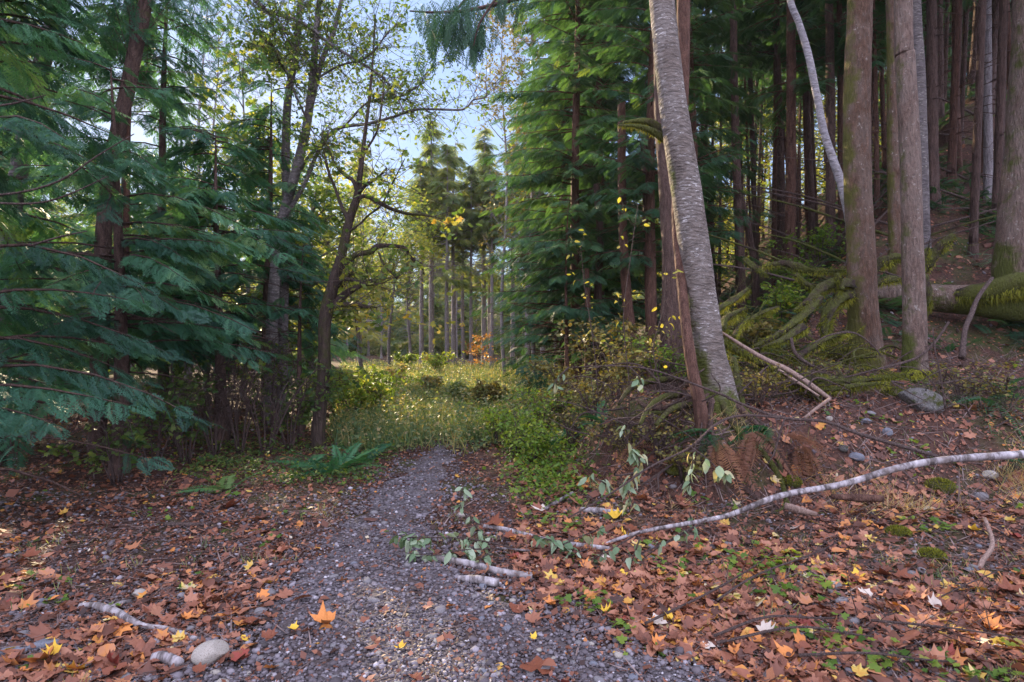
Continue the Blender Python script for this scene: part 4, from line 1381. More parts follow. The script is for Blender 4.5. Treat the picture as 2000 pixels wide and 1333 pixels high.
# ---- forked alders behind, left
AD = 11.0
al = [([(528, 800), (532, 640), (538, 520), (548, 440), (568, 370), (585, 310), (600, 240), (610, 160), (618, 60), (630, -60)], [24, 22, 20, 19, 18, 17, 16, 14, 12, 8]),
      ([(603, 230), (615, 170), (632, 110), (652, 60), (672, -20)], [12, 11, 10, 9, 7])]
gs, cs = [], []
for pp, wd in al[1:]:
    g, c = ptube(pp, AD, wd, step=.15, seg=10, bump=.03)
    gs.append(g); cs.append(c)
alL = [([(588, 330), (600, 310), (618, 290), (632, 270)], [7, 6, 5, 3]), ([(545, 440), (590, 370), (620, 300), (645, 262), (672, 248), (720, 242), (770, 228), (810, 215), (850, 214), (905, 214), (925, 195), (950, 190), (948, 160)], [8, 8, 8, 8, 7, 6, 5, 5, 4, 4, 3, 3, 2]),
       ([(600, 235), (570, 170), (545, 110), (500, 60)], [5, 4, 3, 2]), ([(610, 160), (660, 130), (720, 110), (760, 60)], [5, 4, 3, 2]), ([(480, -20), (520, 20), (590, 45), (650, 90), (700, 120), (745, 150), (770, 180), (790, 222)], [9, 9, 8, 7, 6, 5, 4, 2]),
       ([(460, -30), (500, 15), (545, 40), (560, 80)], [6, 5, 4, 2]), ([(670, 250), (720, 200), (780, 190), (830, 160)], [4, 4, 3, 2])]
for pp, wd in alL:
    g, c = ptube(pp, [AD, AD - 1.0], wd, step=.1, seg=6, bump=.05)
    gs.append(g); cs.append(c)
ald = stem('alder_tree', 'tall forked alder with grey green trunk and thin dark leaves behind the mossy maple', 'alder', al[0][0], AD, al[0][1], BARK_GREY, seed=15, seg=14, step=.15, bump=.03, extra=gs)
tw, lv = twigs(cs + [pix(al[0][0][5:], AD)[0]], 560, (.35, 1.3), OVATE, 5, .075, sub=3, tl=(.05, .6), up=.1)
part(ald, 'twigs', tw, BARK_TWIG)
part(ald, 'crown', lv, BROAD, smooth=False)
a2p = [(552, 700), (556, 520), (560, 400), (558, 300), (562, 200), (576, 110), (586, 20), (600, -120)]
a2 = stem('alder_tree', 'second alder trunk standing close on the left of the forked alder', 'alder', a2p, 12, [20, 18, 17, 16, 15, 13, 11, 8], BARK_GREY, seed=16, seg=12, bump=.03)
tw, lv = twigs([pix(a2p[3:], 12)[0]], 90, (.5, 1.8), MAPLE_FLAT, 4, .11, sub=3, tl=(.2, .95))
part(a2, 'twigs', tw, BARK_TWIG)
part(a2, 'crown', lv, BROAD, smooth=False)
# leaning trunks, upper left
for nm, lb, pp, d, wd, bk in [('birch_tree', 'leaning pale birch trunk at the upper left corner', [(0, 560), (22, 420), (40, 320), (62, 210), (78, 140), (98, 70), (118, -20), (150, -200)], 8.8, [34, 32, 31, 30, 28, 26, 25, 20], BARK_GREY),
                          ('conifer_tree', 'leaning dark mossy trunk at the upper left, right of the pale birch', [(190, 900), (196, 640), (205, 430), (222, 300), (246, 190), (262, 110), (280, 30), (300, -80), (330, -250)], 8.2, [32, 30, 28, 27, 26, 25, 24, 22, 18], BARK_CEDAR),
                          ('conifer_tree', 'straight thin stem beside the leaning dark trunk', [(244, 800), (246, 500), (250, 250), (256, 100), (258, -60), (260, -220)], 8.6, [14, 12, 10, 9, 9, 7], BARK_RED)]:
    r = stem(nm, lb, 'birch' if 'birch' in nm else 'conifer', pp, d, wd, bk, seed=len(lb), seg=14, bump=.03)
    cc = pix(pp[3:], d)[0]
    tw, lv = twigs([cc], 46, (.8, 2.2), SP_HANG, 4, .34, sub=4, tl=(.1, .6), ldroop=(-1.0, .0), gravity=.2, spread=1.0)
    part(r, 'twigs', tw, BARK_TWIG)
    part(r, 'crown', lv, CEDAR, smooth=False)
part(ced[0], 'bare_limb', cat_geo([ptube(pp, 4.0, [5, 4, 2], step=.1, seg=5)[0] for pp in ([(-60, 385), (40, 376), (120, 352), (190, 305), (262, 262)], [(-60, 394), (60, 398), (130, 382), (210, 345)], [(-60, 215), (30, 202), (90, 186)], [(60, 480), (120, 462), (170, 452)])]), BARK_TWIG)

# bare pinkish saplings against the sky, and a sparse birch on the right of the sky gap
for k, (px, d, h, lb, lm, tpl, ls, nt_) in enumerate([(398, 17, 12, 'tall bare sapling with pinkish twigs against the sky on the left', None, None, .1, 90), (418, 19, 12.5, 'second bare sapling close to the pinkish one', None, None, .1, 70),
                                          (1040, 21, 15, 'sparse birch with golden brown leaves right of the sky gap', BROWNSHRUB, RHOMB, .11, 260), (985, 24, 15.5, 'thin birch at the left edge of the sparse golden one', BROWNSHRUB, RHOMB, .12, 210),
                                          (1090, 24, 17, 'sparse birch behind the hemlock tops', BROWNSHRUB, RHOMB, .12, 200), (480, 15, 9, 'light green young maple behind the cedars', BROAD, MAPLE_FLAT, .2, 120)]):
    x = (px - 1000) / FPX * d
    b = on_ground(x, d)
    zz = np.linspace(0, h, 8)
    line = b + np.stack([.12 * np.sin(zz * .6 + k), .1 * np.cos(zz * .5), zz], -1)
    r = thing('birch_tree' if k in (2, 3, 4) else 'sapling', lb, 'birch' if k in (2, 3, 4) else 'sapling', b)
    lims = []
    tr = [tube(line, np.linspace(.085, .012, 8), .4, 8)]
    for q in range(26):
        z = h * rng.uniform(.3, .97)
        p0 = np.array([np.interp(z, zz, line[:, c]) for c in range(3)])
        a_ = rng.uniform(0, 6.28)
        l_ = rng.uniform(.8, 2.4) * (1.15 - z / h * .7)
        e = p0 + np.array([math.cos(a_) * l_ * .75, math.sin(a_) * l_ * .75, l_ * .75])
        m_ = (p0 + e) / 2 + np.array([math.cos(a_), math.sin(a_), -.4]) * l_ * .1
        lims.append(np.array([p0, m_, e]))
        tr.append(tube([p0, m_, e], [.022, .014, .006], .5, 4))
    part(r, 'trunk', cat_geo(tr), BARK_FAR)
    tw, lv = twigs(lims, nt_, (.4, 1.2), tpl, 5 if tpl else 0, ls, sub=3, r=.007, up=.3, tl=(.1, .95))
    part(r, 'twigs', tw, BARK_FAR)
    if lv is not None: part(r, 'crown', lv, lm, smooth=False)


# ---- sunlit broadleaf trees behind the maple
def broad(name, label, xy, h, cr_, nc, leafs, lsize, lm, tint, seed=0, low=.3, group=None, nl=60, cat='broadleaf tree', bark=None, r0=.10):
    b = on_ground(*xy)
    root = thing(name, label, cat, b, group)
    zz = np.linspace(0, h * .9, 6)
    line = b + np.stack([.15 * np.sin(zz * .8 + seed), .15 * np.cos(zz * .6 + seed * 2), zz], -1)
    tr = [tube(line, np.linspace(r0, r0 * .15, 6), .3, 8, bump=.03)]
    cen = []
    for k in range(nc):
        z = h * rng.uniform(low, 1)
        a_ = rng.uniform(0, 6.28)
        prof = math.sin(math.pi * min(1, (z / h - low * .7) / (1.12 - low * .7))) ** .6
        l_ = cr_ * prof * rng.uniform(.35, 1)
        p0 = np.array([np.interp(max(.15 * h, z - l_ * .7), zz, line[:, c]) for c in range(3)])
        e = np.array([line[0][0] + math.cos(a_) * l_, line[0][1] + math.sin(a_) * l_, b[2] + z])
        tr.append(tube([p0, (p0 + e) / 2 + rng.normal(0, .1, 3), e], [r0 * .3, r0 * .18, .006], .4, 4))
        cen.append(e)
    part(root, 'trunk', cat_geo(tr), bark or BARK_GREY)
    cen = np.array(cen)
    c = np.repeat(cen, nl, 0)
    p = c + rng.normal(0, 1, c.shape) * np.array([.42, .42, .22]) * (cr_ / 2.2)
    tb = np.repeat(rng.uniform(*tint, nc), nl)
    if h > 3.5:
        kk = sun_keep(p)
        p, tb = p[kk], tb[kk]
    N = len(p)
    g = scatter(leafs, p, rotm(rng.uniform(0, 6.28, N), rng.uniform(-.8, .4, N), rng.normal(0, .6, N)), lsize * rng.uniform(.6, 1.3, N), np.clip(tb + rng.normal(0, .12, N), 0, 1))
    part(root, 'crown', g, lm, smooth=False)
    return root


bspots = [(470, 17, 7.5, 2.4, BROAD, (.4, .95), 'yellow green maple behind the low cedars'), (560, 20, 8.2, 2.6, BROAD, (.45, 1), 'sunlit maple behind the forked alder'),
          (640, 23, 9.0, 2.8, BROAD, (.5, 1), 'sunlit yellow green tree seen through the mossy maple'), (705, 26, 9.0, 2.6, BROAD, (.45, 1), 'golden green tree right behind the arching limb'),
          (765, 30, 9.5, 2.4, BROAD, (.45, .95), 'yellow leaved tree left of the far conifers'), (380, 22, 8.0, 2.6, BROAD, (.4, 1), 'pale lit tree low behind the left cedars'),
          (250, 20, 6.0, 2.6, BROAD, (.4, .9), 'lit broadleaf tree far left behind the cedars'), (100, 17, 5.0, 2.2, BROAD, (.4, .9), 'broadleaf tree at the far left behind the cedars'),
          (800, 33, 8.0, 1.8, YELLOWLEAF, (.1, .7), 'small yellow maple at the edge of the far wood'), (608, 13.5, 5.5, 1.5, BROAD, (.2, .8), 'young maple just behind the mossy maple')]
for k, (px, d, h, cr_, lm, tint, lb) in enumerate(bspots):
    broad('maple_tree', lb, ((px - 1000) / FPX * d, d), h, cr_, 46, MAPLE_FLAT if d < 15 else RHOMB, .12 if d < 15 else .13, lm, tint, seed=k, low=.45 if px > 690 else (.32 if px > 600 else .2), nl=110)
# sunlit thicket beyond the stand on the right
for k, (px, d, h) in enumerate([(1405, 34, 9), (1450, 30, 7.5), (1500, 36, 9), (1550, 32, 7.5), (1600, 38, 9), (1640, 33, 7), (1700, 38, 8), (1370, 26, 7), (1330, 32, 9), (1280, 30, 8), (1220, 34, 9)]):
    broad('maple_tree', 'sunlit yellow green tree beyond the dark trunks of the stand', ((px - 1000) / FPX * d, d), h, 2.8, 40, RHOMB, .17, BROAD, (.5, 1), seed=k + 30, low=.12, nl=90, group='lit trees beyond the stand')
broad('vine_maple', 'orange leaved shrub at the foot of the far wood', ((938 - 1000) / FPX * 31, 31), 1.9, .8, 20, RHOMB, .14, leafmat('orange_foliage', [(.20, .12, .03), (.34, .17, .05), (.42, .25, .07)], trans=.35), (.2, .9), seed=3, low=.2, nl=30, cat='shrub', r0=.03)

# ---- hemlock bough hanging into the sky gap
hb = thing('hemlock_bough', 'dark hemlock bough hanging into the top of the sky gap', 'branch', P(1120, -120, 4.6))
bl = [([(1180, -160), (1080, -30), (1000, 0), (920, 20), (850, 25), (800, 22)], 4.6, [16, 13, 10, 7, 5, 3]), ([(1010, -60), (960, 10), (935, 50), (925, 90)], 4.4, [7, 5, 4, 2]), ([(960, -60), (900, 10), (880, 40), (872, 70)], 4.7, [7, 5, 4, 2])]
gt, pp, yy, sz_ = [], [], [], []
for pl, d, wd in bl:
    g, c = ptube(pl, d, wd, step=.08, seg=5)
    gt.append(g)
for (cx, cy, sx_, sy_, n_, s0) in [(880, 35, 32, 20, 60, .30), (862, 60, 26, 22, 40, .26), (930, 60, 13, 30, 46, .26), (925, 95, 8, 16, 24, .22), (840, 20, 26, 10, 22, .22), (1010, -5, 40, 8, 26, .22), (905, 10, 40, 8, 30, .28), (970, 0, 26, 8, 16, .22)]:
    for q in range(int(n_ * .62)):
        pp.append(P(cx + rng.normal(0, sx_ * .85), cy + rng.normal(0, sy_ * .75) - 12, 4.6 + rng.normal(0, .15)))
        yy.append(rng.uniform(0, 6.28)); sz_.append(s0 * rng.uniform(.7, 1.2))
pp = np.array(pp)
part(hb, 'branch', cat_geo(gt), BARK_CEDAR)
part(hb, 'needles', scatter(SP_HANG, pp, rotm(np.array(yy), -rng.uniform(.8, 1.4, len(pp)), rng.normal(0, .5, len(pp))), np.array(sz_), rng.uniform(.05, .5, len(pp))), HEMLOCK, smooth=False)

# ------------------------------------------------------------------ moss covered wreck of branches and the log
def mossy(label, pts, d, wid, n=900, L=(.02, .07), bark=None, name='mossy_branch', cat='branch', fz=True):
    wid = np.array(wid, float) * np.ones(len(pts))
    c, dd = pix(pts, d)
    r = wid / 2 / FPX * dd
    root = thing(name, label, cat, [c[:, 0].mean(), c[:, 1].mean(), c[:, 2].min()])
    tw_, _ = twigs([c], 7, (.12, .5), None, 0, .1, sub=1, r=.006, up=.05)
    part(root, 'wood', cat_geo([tube(c, r * 1.0 * np.interp(np.arange(len(r)) / (len(r) - 1), [0, .6, 1], [1, .9, .45]), .035, 10, bump=.24, seed=len(label), wob=.03), tw_]), bark or MOSSY)
    if fz:
        cc_, rr_ = resample(c, r, .05)
        rr_ = rr_ * np.clip(.75 + .5 * np.sin(np.arange(len(rr_)) * .9 + len(label)) + rng.normal(0, .25, len(rr_)), .25, 1.5)
        part(root, 'moss', fuzz(cc_, rr_, int(n * 1.6), (L[0], L[1] * 1.25)), MOSSF, smooth=False)
    return root


mossy('moss draped limb lying against the left side of the thick mossy trunk', [(1660, 556), (1630, 558), (1609, 567), (1586, 587), (1552, 606)], [7.9, 7.3], [20, 18, 16, 15, 9], 1800)
mossy('stubby upright moss knob on the draped limb', [(1642, 570), (1640, 556), (1636, 538)], 7.5, [16, 13, 9], 500)
mossy('thick limb of hanging moss curving down beside the mossy trunk', [(1662, 574), (1634, 588), (1618, 610), (1614, 634), (1612, 660)], [7.9, 7.3], [20, 24, 24, 18, 9], 2400, (.03, .11))
mossy('long mossy branch running down left from under the draped limb', [(1598, 580), (1575, 610), (1541, 638), (1507, 658), (1471, 674)], [7.5, 6.9], [16, 15, 12, 12, 9], 1800)
mossy('mossy branch parallel below the long one', [(1574, 640), (1545, 658), (1525, 668), (1489, 678)], [7.2, 6.8], [12, 12, 11, 7], 1200)
mossy('arched mossy branch right of the alder trunk', [(1410, 646), (1416, 628), (1432, 618), (1455, 606)], [6.8, 7.4], [12, 16, 16, 12], 1200)
mossy('rotten branch slanting up from the alder with yellow lit moss', [(1398, 610), (1425, 592), (1448, 576), (1464, 566)], [6.9, 7.6], [9, 10, 9, 7], 700)
mossy('short mossy branch slanting down behind the shrubs', [(1454, 506), (1475, 520), (1500, 540)], [9.5, 9], [8, 10, 9], 500)
mossy('thin mossy branch bent upward left of the long one', [(1435, 658), (1450, 636), (1478, 618), (1520, 600)], [6.8, 7.4], [7, 8, 8, 6], 900)
mossy('broad mossy branch on the ground left of the thick trunk', [(1552, 700), (1590, 676), (1625, 660), (1660, 650)], [6.9, 7.4], [15, 16, 16, 14], 1500)
mossy('moss covered horizontal limb behind the draped limb', [(1494, 518), (1528, 514), (1560, 524), (1590, 530), (1654, 526)], [8.6, 8.4], [9, 12, 16, 14, 14], 1500)
mossy('mossy fork behind the draped limb', [(1555, 536), (1575, 556), (1600, 566)], 8.1, [9, 12, 12], 700)
mossy('long mossy pole lying across the bank behind the rock', [(1413, 666), (1458, 690), (1507, 712), (1552, 729), (1597, 738), (1650, 741), (1700, 737), (1760, 730), (1826, 726)], [6.3, 6.35, 6.5, 6.6], [10, 13, 15, 17, 18, 18, 16, 15, 12], 4200, (.02, .07))
mossy('second mossy pole lying below the long one', [(1520, 742), (1570, 752), (1620, 758), (1680, 752), (1735, 748)], 6.35, [8, 11, 12, 12, 9], 1600)
mossy('arched mossy limb between the thick trunk and the pale scaly trunk', [(1700, 530), (1718, 516), (1745, 506), (1770, 504)], 8.6, [18, 22, 22, 18], 1600, (.02, .08))
mossy('small mossy limb under the arched one', [(1705, 556), (1735, 546), (1775, 548)], 8.4, [9, 13, 10], 900, (.02, .09))
mossy('thick mossy limb pointing up right behind the pale scaly trunk', [(1795, 530), (1818, 506), (1838, 484), (1862, 458)], [8.8, 8.6], [24, 22, 20, 20], 1800)
mossy('shorter mossy limb in front of the one pointing up', [(1798, 520), (1806, 500), (1815, 484)], 8.5, [16, 15, 13], 600)
mossy('mossy limb hanging down the front of the log', [(1800, 540), (1812, 575), (1810, 600)], 8.3, [18, 18, 9], 1000, (.03, .1))
# the log
lg = thing('fallen_log', 'big fallen log with pale bark and a heavy blanket of moss on its right end', 'log', P(1850, 625, 8.8))
lpts = [(1690, 576), (1760, 578), (1830, 582), (1900, 588), (1980, 594), (2080, 604)]
lc_, _ = pix(lpts, [9.2, 8.3])
part(lg, 'wood', tube(lc_, np.array([.19, .20, .21, .23, .25, .25]), .1, 20, bump=.03), BARK_SPRUCE2)
hum, _ = pix([(1868, 575), (1900, 572), (1940, 566), (1985, 556), (2060, 550)], [8.6, 8.1])
part(lg, 'moss', cat_geo([fuzz(lc_ + [0, 0, .05], np.full(6, .2), 3500, (.02, .08), .4), fuzz(hum, np.array([.08, .13, .16, .18, .19]), 9000, (.04, .16), .9)]), MOSSF, smooth=False)
part(lg, 'moss_blanket', tube(hum, np.array([.07, .12, .15, .17, .18]), .08, 14, bump=.12), MOSSY)
# bare sticks
def stick(name, label, pts, d, wid, bark, cat='branch', seg=7, bump=.05, step=.06, **kw):
    g, c = ptube(pts, d, wid, step=step, seg=seg, bump=bump, seed=len(label), **kw)
    return solo(name, g, bark, label, cat), c


stick('leaning_branch', 'leaning bare branch with mossy foot in front of the log', [(1878, 700), (1885, 644), (1898, 612), (1911, 580), (1938, 543)], [6.6, 7.2], [12, 10, 9, 8, 6], BARK_TWIG)
stick('bent_branch', 'thin bent branch curving up across the foot of the pale scaly trunk', [(1650, 738), (1724, 719), (1788, 700), (1825, 670), (1853, 629)], 6.4, [3, 5, 5, 5, 4], BARK_TWIG)
stick('broken_pole', 'pale splintered pole slanting down from the alder to the bank', [(1410, 650), (1485, 697), (1537, 722), (1580, 750), (1622, 780)], [6.3, 5.9], [5, 9, 10, 10, 8], WOOD_PALE)
stick('broken_pole', 'second split strip of pale wood beside the slanting pole', [(1520, 722), (1560, 748), (1600, 774)], [6.05, 5.8], [5, 6, 4], WOOD_PALE)
stick('bent_branch', 'reddish bare branch curving down through the moss', [(1545, 660), (1552, 688), (1575, 709), (1609, 724)], 6.5, [6, 7, 7, 4], BARK_TWIG)
stick('thin_branch', 'fine arched twig in front of the thick mossy trunk', [(1586, 672), (1620, 655), (1665, 650), (1699, 670), (1723, 698)], 6.6, [3, 3.5, 3.5, 3, 2.5], BARK_TWIG)
stick('thin_branch', 'upright thin twig standing in front of the mossy rock', [(1846, 800), (1836, 730), (1825, 676), (1822, 640)], 6.0, [3.5, 3, 2.5, 2], BARK_TWIG)
stick('long_branch', 'long dark branch slanting down the bank to the white birch branch', [(1420, 776), (1450, 790), (1525, 816), (1611, 824), (1675, 847), (1750, 869), (1833, 893)], [5.4, 4.8], [5, 5, 6, 6, 7, 8, 8], BARK_TWIG)
stick('thin_branch', 'forked twig hanging from the long dark branch', [(1533, 816), (1522, 850), (1512, 885), (1500, 905)], 5.0, [4, 4, 3, 2], BARK_TWIG)
stick('broken_branch', 'short broken stick leaning under the splintered pole', [(1570, 818), (1592, 800), (1622, 778)], 5.4, [5, 6, 6], WOOD_PALE)
stick('thin_branch', 'arched twig crossing the foot of the leaning alder', [(1110, 718), (1200, 715), (1270, 722), (1340, 745), (1420, 775)], [5.4, 5.2], [2, 2.5, 3, 4, 5], BARK_TWIG)
stick('crooked_stick', 'crooked pale stick standing in the litter at the right edge', [(1923, 1012), (1937, 1050), (1936, 1072), (1916, 1101), (1903, 1152), (1882, 1193)], [4.2, 3.7], [6, 8, 9, 9, 9, 8], WOOD_PALE)
stick('rotten_plank', 'dark rotten slab of wood under the white birch branch', [(1625, 970), (1670, 972), (1725, 974)], 4.85, [10, 15, 12], BARK_RED, 'wood', bump=.08)
stick('broken_log', 'short broken log with orange wood below the birch branch', [(1534, 988), (1560, 996), (1594, 1005)], 4.75, [13, 15, 10], WOOD_PALE, 'wood', bump=.08)
stick('mossy_root', 'curved mossy root running down left of the alder base', [(1330, 770), (1290, 778), (1265, 800), (1250, 830)], [5.9, 5.5], [14, 12, 10, 7], MOSSY)
stick('mossy_root', 'mossy root reaching left from the alder foot', [(1320, 740), (1270, 745), (1230, 760), (1208, 790)], [6.3, 5.9], [12, 12, 11, 7], MOSSY)
stick('mossy_root', 'lower mossy root left of the thin red stem', [(1340, 790), (1310, 800), (1280, 830)], [5.8, 5.5], [14, 12, 8], MOSSY)
stick('mossy_root', 'mossy buttress at the right foot of the alder', [(1432, 700), (1440, 750), (1452, 800)], [6.2, 5.9], [14, 18, 12], MOSSY)

# fallen white birch branch with its leafy end
bb, bc_ = stick('birch_branch', 'long white birch branch sloping down from the right edge to the path', [(2080, 884), (2000, 888), (1900, 894), (1830, 900), (1750, 915), (1650, 945), (1520, 970), (1430, 1004), (1380, 1016), (1250, 1040), (1150, 1072), (1070, 1078), (970, 1070)],
               [4.5, 4.55, 4.5, 4.2], [17, 16, 15, 14, 13, 12, 11, 9, 8, 7, 5, 4, 3], BARK_BIRCH, seg=12, step=.05)


def leafy(root_label, main, d, wid, tw_px, bark=BARK_TWIG):
    """twigs with big ovate leaves hanging from a fallen branch"""
    gs, lp, ld = [], [], []
    c, dd = pix(main, d)
    g, _ = ptube(main, d, wid, step=.06, seg=5)
    gs.append(g)
    for pl, dz, leaves in tw_px:
        g, c = ptube(pl, dz, [3.5, 2.5, 1.5], step=.05, seg=4)
        gs.append(g)
        cc, _ = resample(c, np.ones(len(c)), .03)
        for q in range(leaves):
            i = int(rng.integers(len(cc) // 5, len(cc)))
            lp.append(cc[int(rng.integers(len(cc) // 5, len(cc)))] + rng.normal(0, .02, 3))
            lp.append(cc[i] + rng.normal(0, .012, 3))
    return gs, np.array(lp)


tws = [([(1000, 1070), (930, 1055), (860, 1050), (800, 1050), (755, 1040)], 4.15, 22), ([(960, 1072), (900, 1075), (850, 1085), (790, 1080)], 4.1, 14), ([(970, 1070), (930, 1030), (900, 990), (905, 950)], 4.3, 12),
       ([(1150, 1072), (1100, 1090), (1060, 1105)], 4.1, 9), ([(1120, 1075), (1090, 1060), (1040, 1045)], 4.2, 9), ([(1250, 1040), (1200, 1070), (1150, 1100), (1120, 1150)], 4.0, 12), ([(1250, 1050), (1230, 1110), (1215, 1160)], 3.95, 9),
       ([(1380, 1016), (1300, 1060), (1220, 1120)], 4.1, 8), ([(970, 1070), (930, 1100), (900, 1140), (885, 1180)], 4.0, 7), ([(1070, 1078), (1130, 1050), (1180, 1030)], 4.2, 6)]
gs, lp = leafy('', [(1380, 1016), (1300, 1062), (1200, 1100), (1130, 1150)], 4.1, [4, 2], tws)
part(bb, 'twigs', cat_geo(gs), BARK_TWIG)
N = len(lp)
part(bb, 'leaves', scatter(OVATE, lp, rotm(rng.uniform(0, 6.28, N), -rng.uniform(.1, 1.3, N), rng.normal(0, .5, N)), .10 * rng.uniform(.55, 1.15, N), rng.uniform(0, .85, N)), PALEGREEN, smooth=True)
lb_root = thing('leafy_branch', 'dark fallen branch with pale green leaves drooping over the bank face', 'branch', on_ground(1.3, 5.1))
tws = [([(1270, 912), (1230, 870), (1215, 830)], 4.9, 6), ([(1245, 925), (1225, 950), (1235, 985)], 4.75, 9), ([(1240, 930), (1250, 900), (1235, 880)], 4.8, 8), ([(1360, 860), (1350, 920), (1345, 960)], 4.8, 6), ([(1345, 870), (1385, 900), (1415, 930)], 4.75, 6), ([(1200, 960), (1175, 940), (1150, 930)], 4.7, 5),
       ([(1110, 718), (1085, 745), (1080, 760)], 5.4, 4), ([(1230, 718), (1250, 740), (1252, 770)], 5.3, 4), ([(1345, 1000), (1360, 1040), (1366, 1060)], 4.6, 4)]
gs, lp = leafy('', [(1525, 816), (1450, 812), (1400, 828), (1345, 876), (1270, 912), (1200, 960), (1110, 1012)], [5.1, 4.5], [5, 5, 4, 3], tws)
part(lb_root, 'branch', cat_geo(gs), BARK_TWIG)
N = len(lp)
part(lb_root, 'leaves', scatter(OVATE, lp, rotm(rng.uniform(0, 6.28, N), -rng.uniform(.3, 1.5, N), rng.normal(0, .5, N)), .112 * rng.uniform(.6, 1.15, N), rng.uniform(.2, 1, N)), PALEGREEN, smooth=True)


# things lying on the ground, traced by where the sight line meets the ground
def ground_stick(name, label, pts, wid, bark, lift=.6, cat='branch', seg=10, bump=.05):
    c = np.array([hit(a, b) for a, b in pts])
    wid = np.array(wid, float) * np.ones(len(pts))
    r = wid / 2 / FPX * c[:, 1]
    c[:, 2] += r * lift + .01
    return solo(name, tube(c, r, .03, seg, bump=bump, seed=len(label)), bark, label, cat)


ground_stick('birch_log', 'white birch stick lying at the path edge under the leafy twigs', [(850, 1096), (880, 1102), (920, 1112), (980, 1126), (1040, 1136)], [12, 14, 15, 15, 15], BARK_BIRCH)
ground_stick('birch_log', 'short thick birch piece with torn bark in front of the white birch stick', [(895, 1140), (930, 1144), (972, 1150)], [12, 18, 18], BARK_BIRCH)
ground_stick('birch_log', 'thin birch stick behind the leafy twigs', [(945, 1034), (985, 1040), (1030, 1052), (1085, 1064)], [8, 9, 9, 8], BARK_BIRCH)
ground_stick('birch_log', 'birch stick with dark end at the foot of the bank', [(1135, 1003), (1175, 1006), (1214, 1010)], [11, 12, 12], BARK_BIRCH)
ground_stick('birch_log', 'small birch stick pointing up the bank foot', [(1066, 1000), (1090, 985), (1118, 968)], [7, 8, 7], BARK_BIRCH)
ground_stick('birch_log', 'birch stick half buried under the sloping birch branch', [(1100, 1068), (1140, 1072), (1190, 1078)], [9, 10, 9], BARK_BIRCH)
ground_stick('birch_log', 'curved birch branch in the leaf litter on the left', [(155, 1192), (185, 1194), (212, 1200), (238, 1216), (262, 1228), (285, 1232), (330, 1240), (384, 1258)], [9, 14, 17, 18, 15, 12, 10, 11], BARK_BIRCH)
ground_stick('birch_log', 'short curved branch piece behind the curved birch branch', [(215, 1196), (232, 1186), (255, 1184)], [9, 10, 8], BARK_BIRCH)
ground_stick('birch_log', 'short thick birch piece left of the pale round rock', [(298, 1296), (322, 1300), (350, 1308)], [19, 22, 21], BARK_BIRCH, seg=14)
ground_stick('thin_stick', 'pale thin stick beside the path below the fern', [(672, 928), (700, 926), (730, 925), (745, 920)], [3, 4, 4, 3], WOOD_PALE)
ground_stick('thin_stick', 'dark straight stick on the left by the cedar', [(320, 1030), (360, 1030), (412, 1028)], [7, 8, 6], BARK_TWIG)
for k, (pts, lb) in enumerate([([(1395, 1262), (1500, 1240), (1620, 1225), (1760, 1205), (1900, 1160), (2060, 1090)], 'long purple brown twig sweeping across the litter at lower right'),
                               ([(1400, 1275), (1560, 1262), (1700, 1262), (1850, 1240), (2060, 1215)], 'second long twig just below the sweeping one'),
                               ([(1560, 1300), (1700, 1316), (1850, 1310), (2050, 1290)], 'lowest long twig at the bottom right'),
                               ([(1700, 1235), (1850, 1262), (2060, 1275)], 'twig crossing the sweeping twigs at lower right'),
                               ([(1400, 1190), (1480, 1150), (1600, 1090), (1690, 1040), (1840, 1010)], 'thin dark twig rising from the litter toward the moss tussocks'),
                               ([(1260, 1240), (1400, 1180), (1500, 1100), (1530, 1040)], 'thin twig hanging below the birch branch')]):
    c = np.array([hit(a, b) for a, b in pts])
    c[:, 2] += .05 + .04 * np.sin(np.arange(len(c)) * 1.7)
    r_ = thing('long_twig', lb, 'twig', c.mean(0) * [1, 1, 0] + [0, 0, c[:, 2].min()])
    tw, _ = twigs([c], 9, (.2, .6), None, 0, .1, sub=2, r=.003, up=.05)
    part(r_, 'stem', cat_geo([tube(c, np.linspace(.008, .003, len(c)), .05, 5), tw]), BARK_TWIG)

# rocks
def rock(name, label, px, py, wpx, shape, mat, seed, rz=0., tilt=(0, 0), sink=.45, hi=True):
    p = hit(px, py)
    s = wpx / 2 / FPX * p[1]
    V, F = stone_tpl(ICO3 if not hi else ico(4), seed, .15, shape)
    me = meshdata(name, V, F, mat)
    o = bpy.data.objects.new(name, me)
    COL.objects.link(o)
    o.location = p + np.array([0, 0, s * shape[2] * (1 - sink)])
    o.scale = (s, s, s)
    o.rotation_euler = (tilt[0], tilt[1], rz)
    return tag(o, label, 'rock')


rock('rock', 'pale rounded rock in the foreground left of the path', 414, 1296, 68, (1, .8, .68), STONE_PALE, 4, .3)
rock('rock', 'pale angular rock with mossy top under the long mossy pole', 1797, 800, 84, (1, .62, .58), STONE_MOSSY, 9, -.5, (.0, .25), sink=.5)
rock('rock', 'smooth blue grey stone above the white birch branch', 1672, 905, 27, (1, .8, .7), STONE_BLUE, 5)
rock('rock', 'pale stone with moss above and left of the blue grey stone', 1648, 884, 20, (1, .8, .8), STONE_MOSSY, 6)
rock('rock', 'flat grey stone left of the path near the orange leaves', 520, 1166, 34, (1, .8, .5), STONE_GREY, 7)
rock('rock', 'round grey stone below the flat grey one', 508, 1202, 26, (1, .85, .6), STONE_GREY, 8)
rock('rock', 'flat bluish stone in the lower left corner', 80, 1268, 60, (1, .5, .3), STONE_BLUE, 11, .4)
rock('rock', 'second flat bluish stone at the left edge', 20, 1280, 60, (1, .5, .3), STONE_BLUE, 12, .2)
rock('rock', 'small white stone in the left litter', 272, 1168, 26, (1, .9, .7), STONE_PALE, 13)
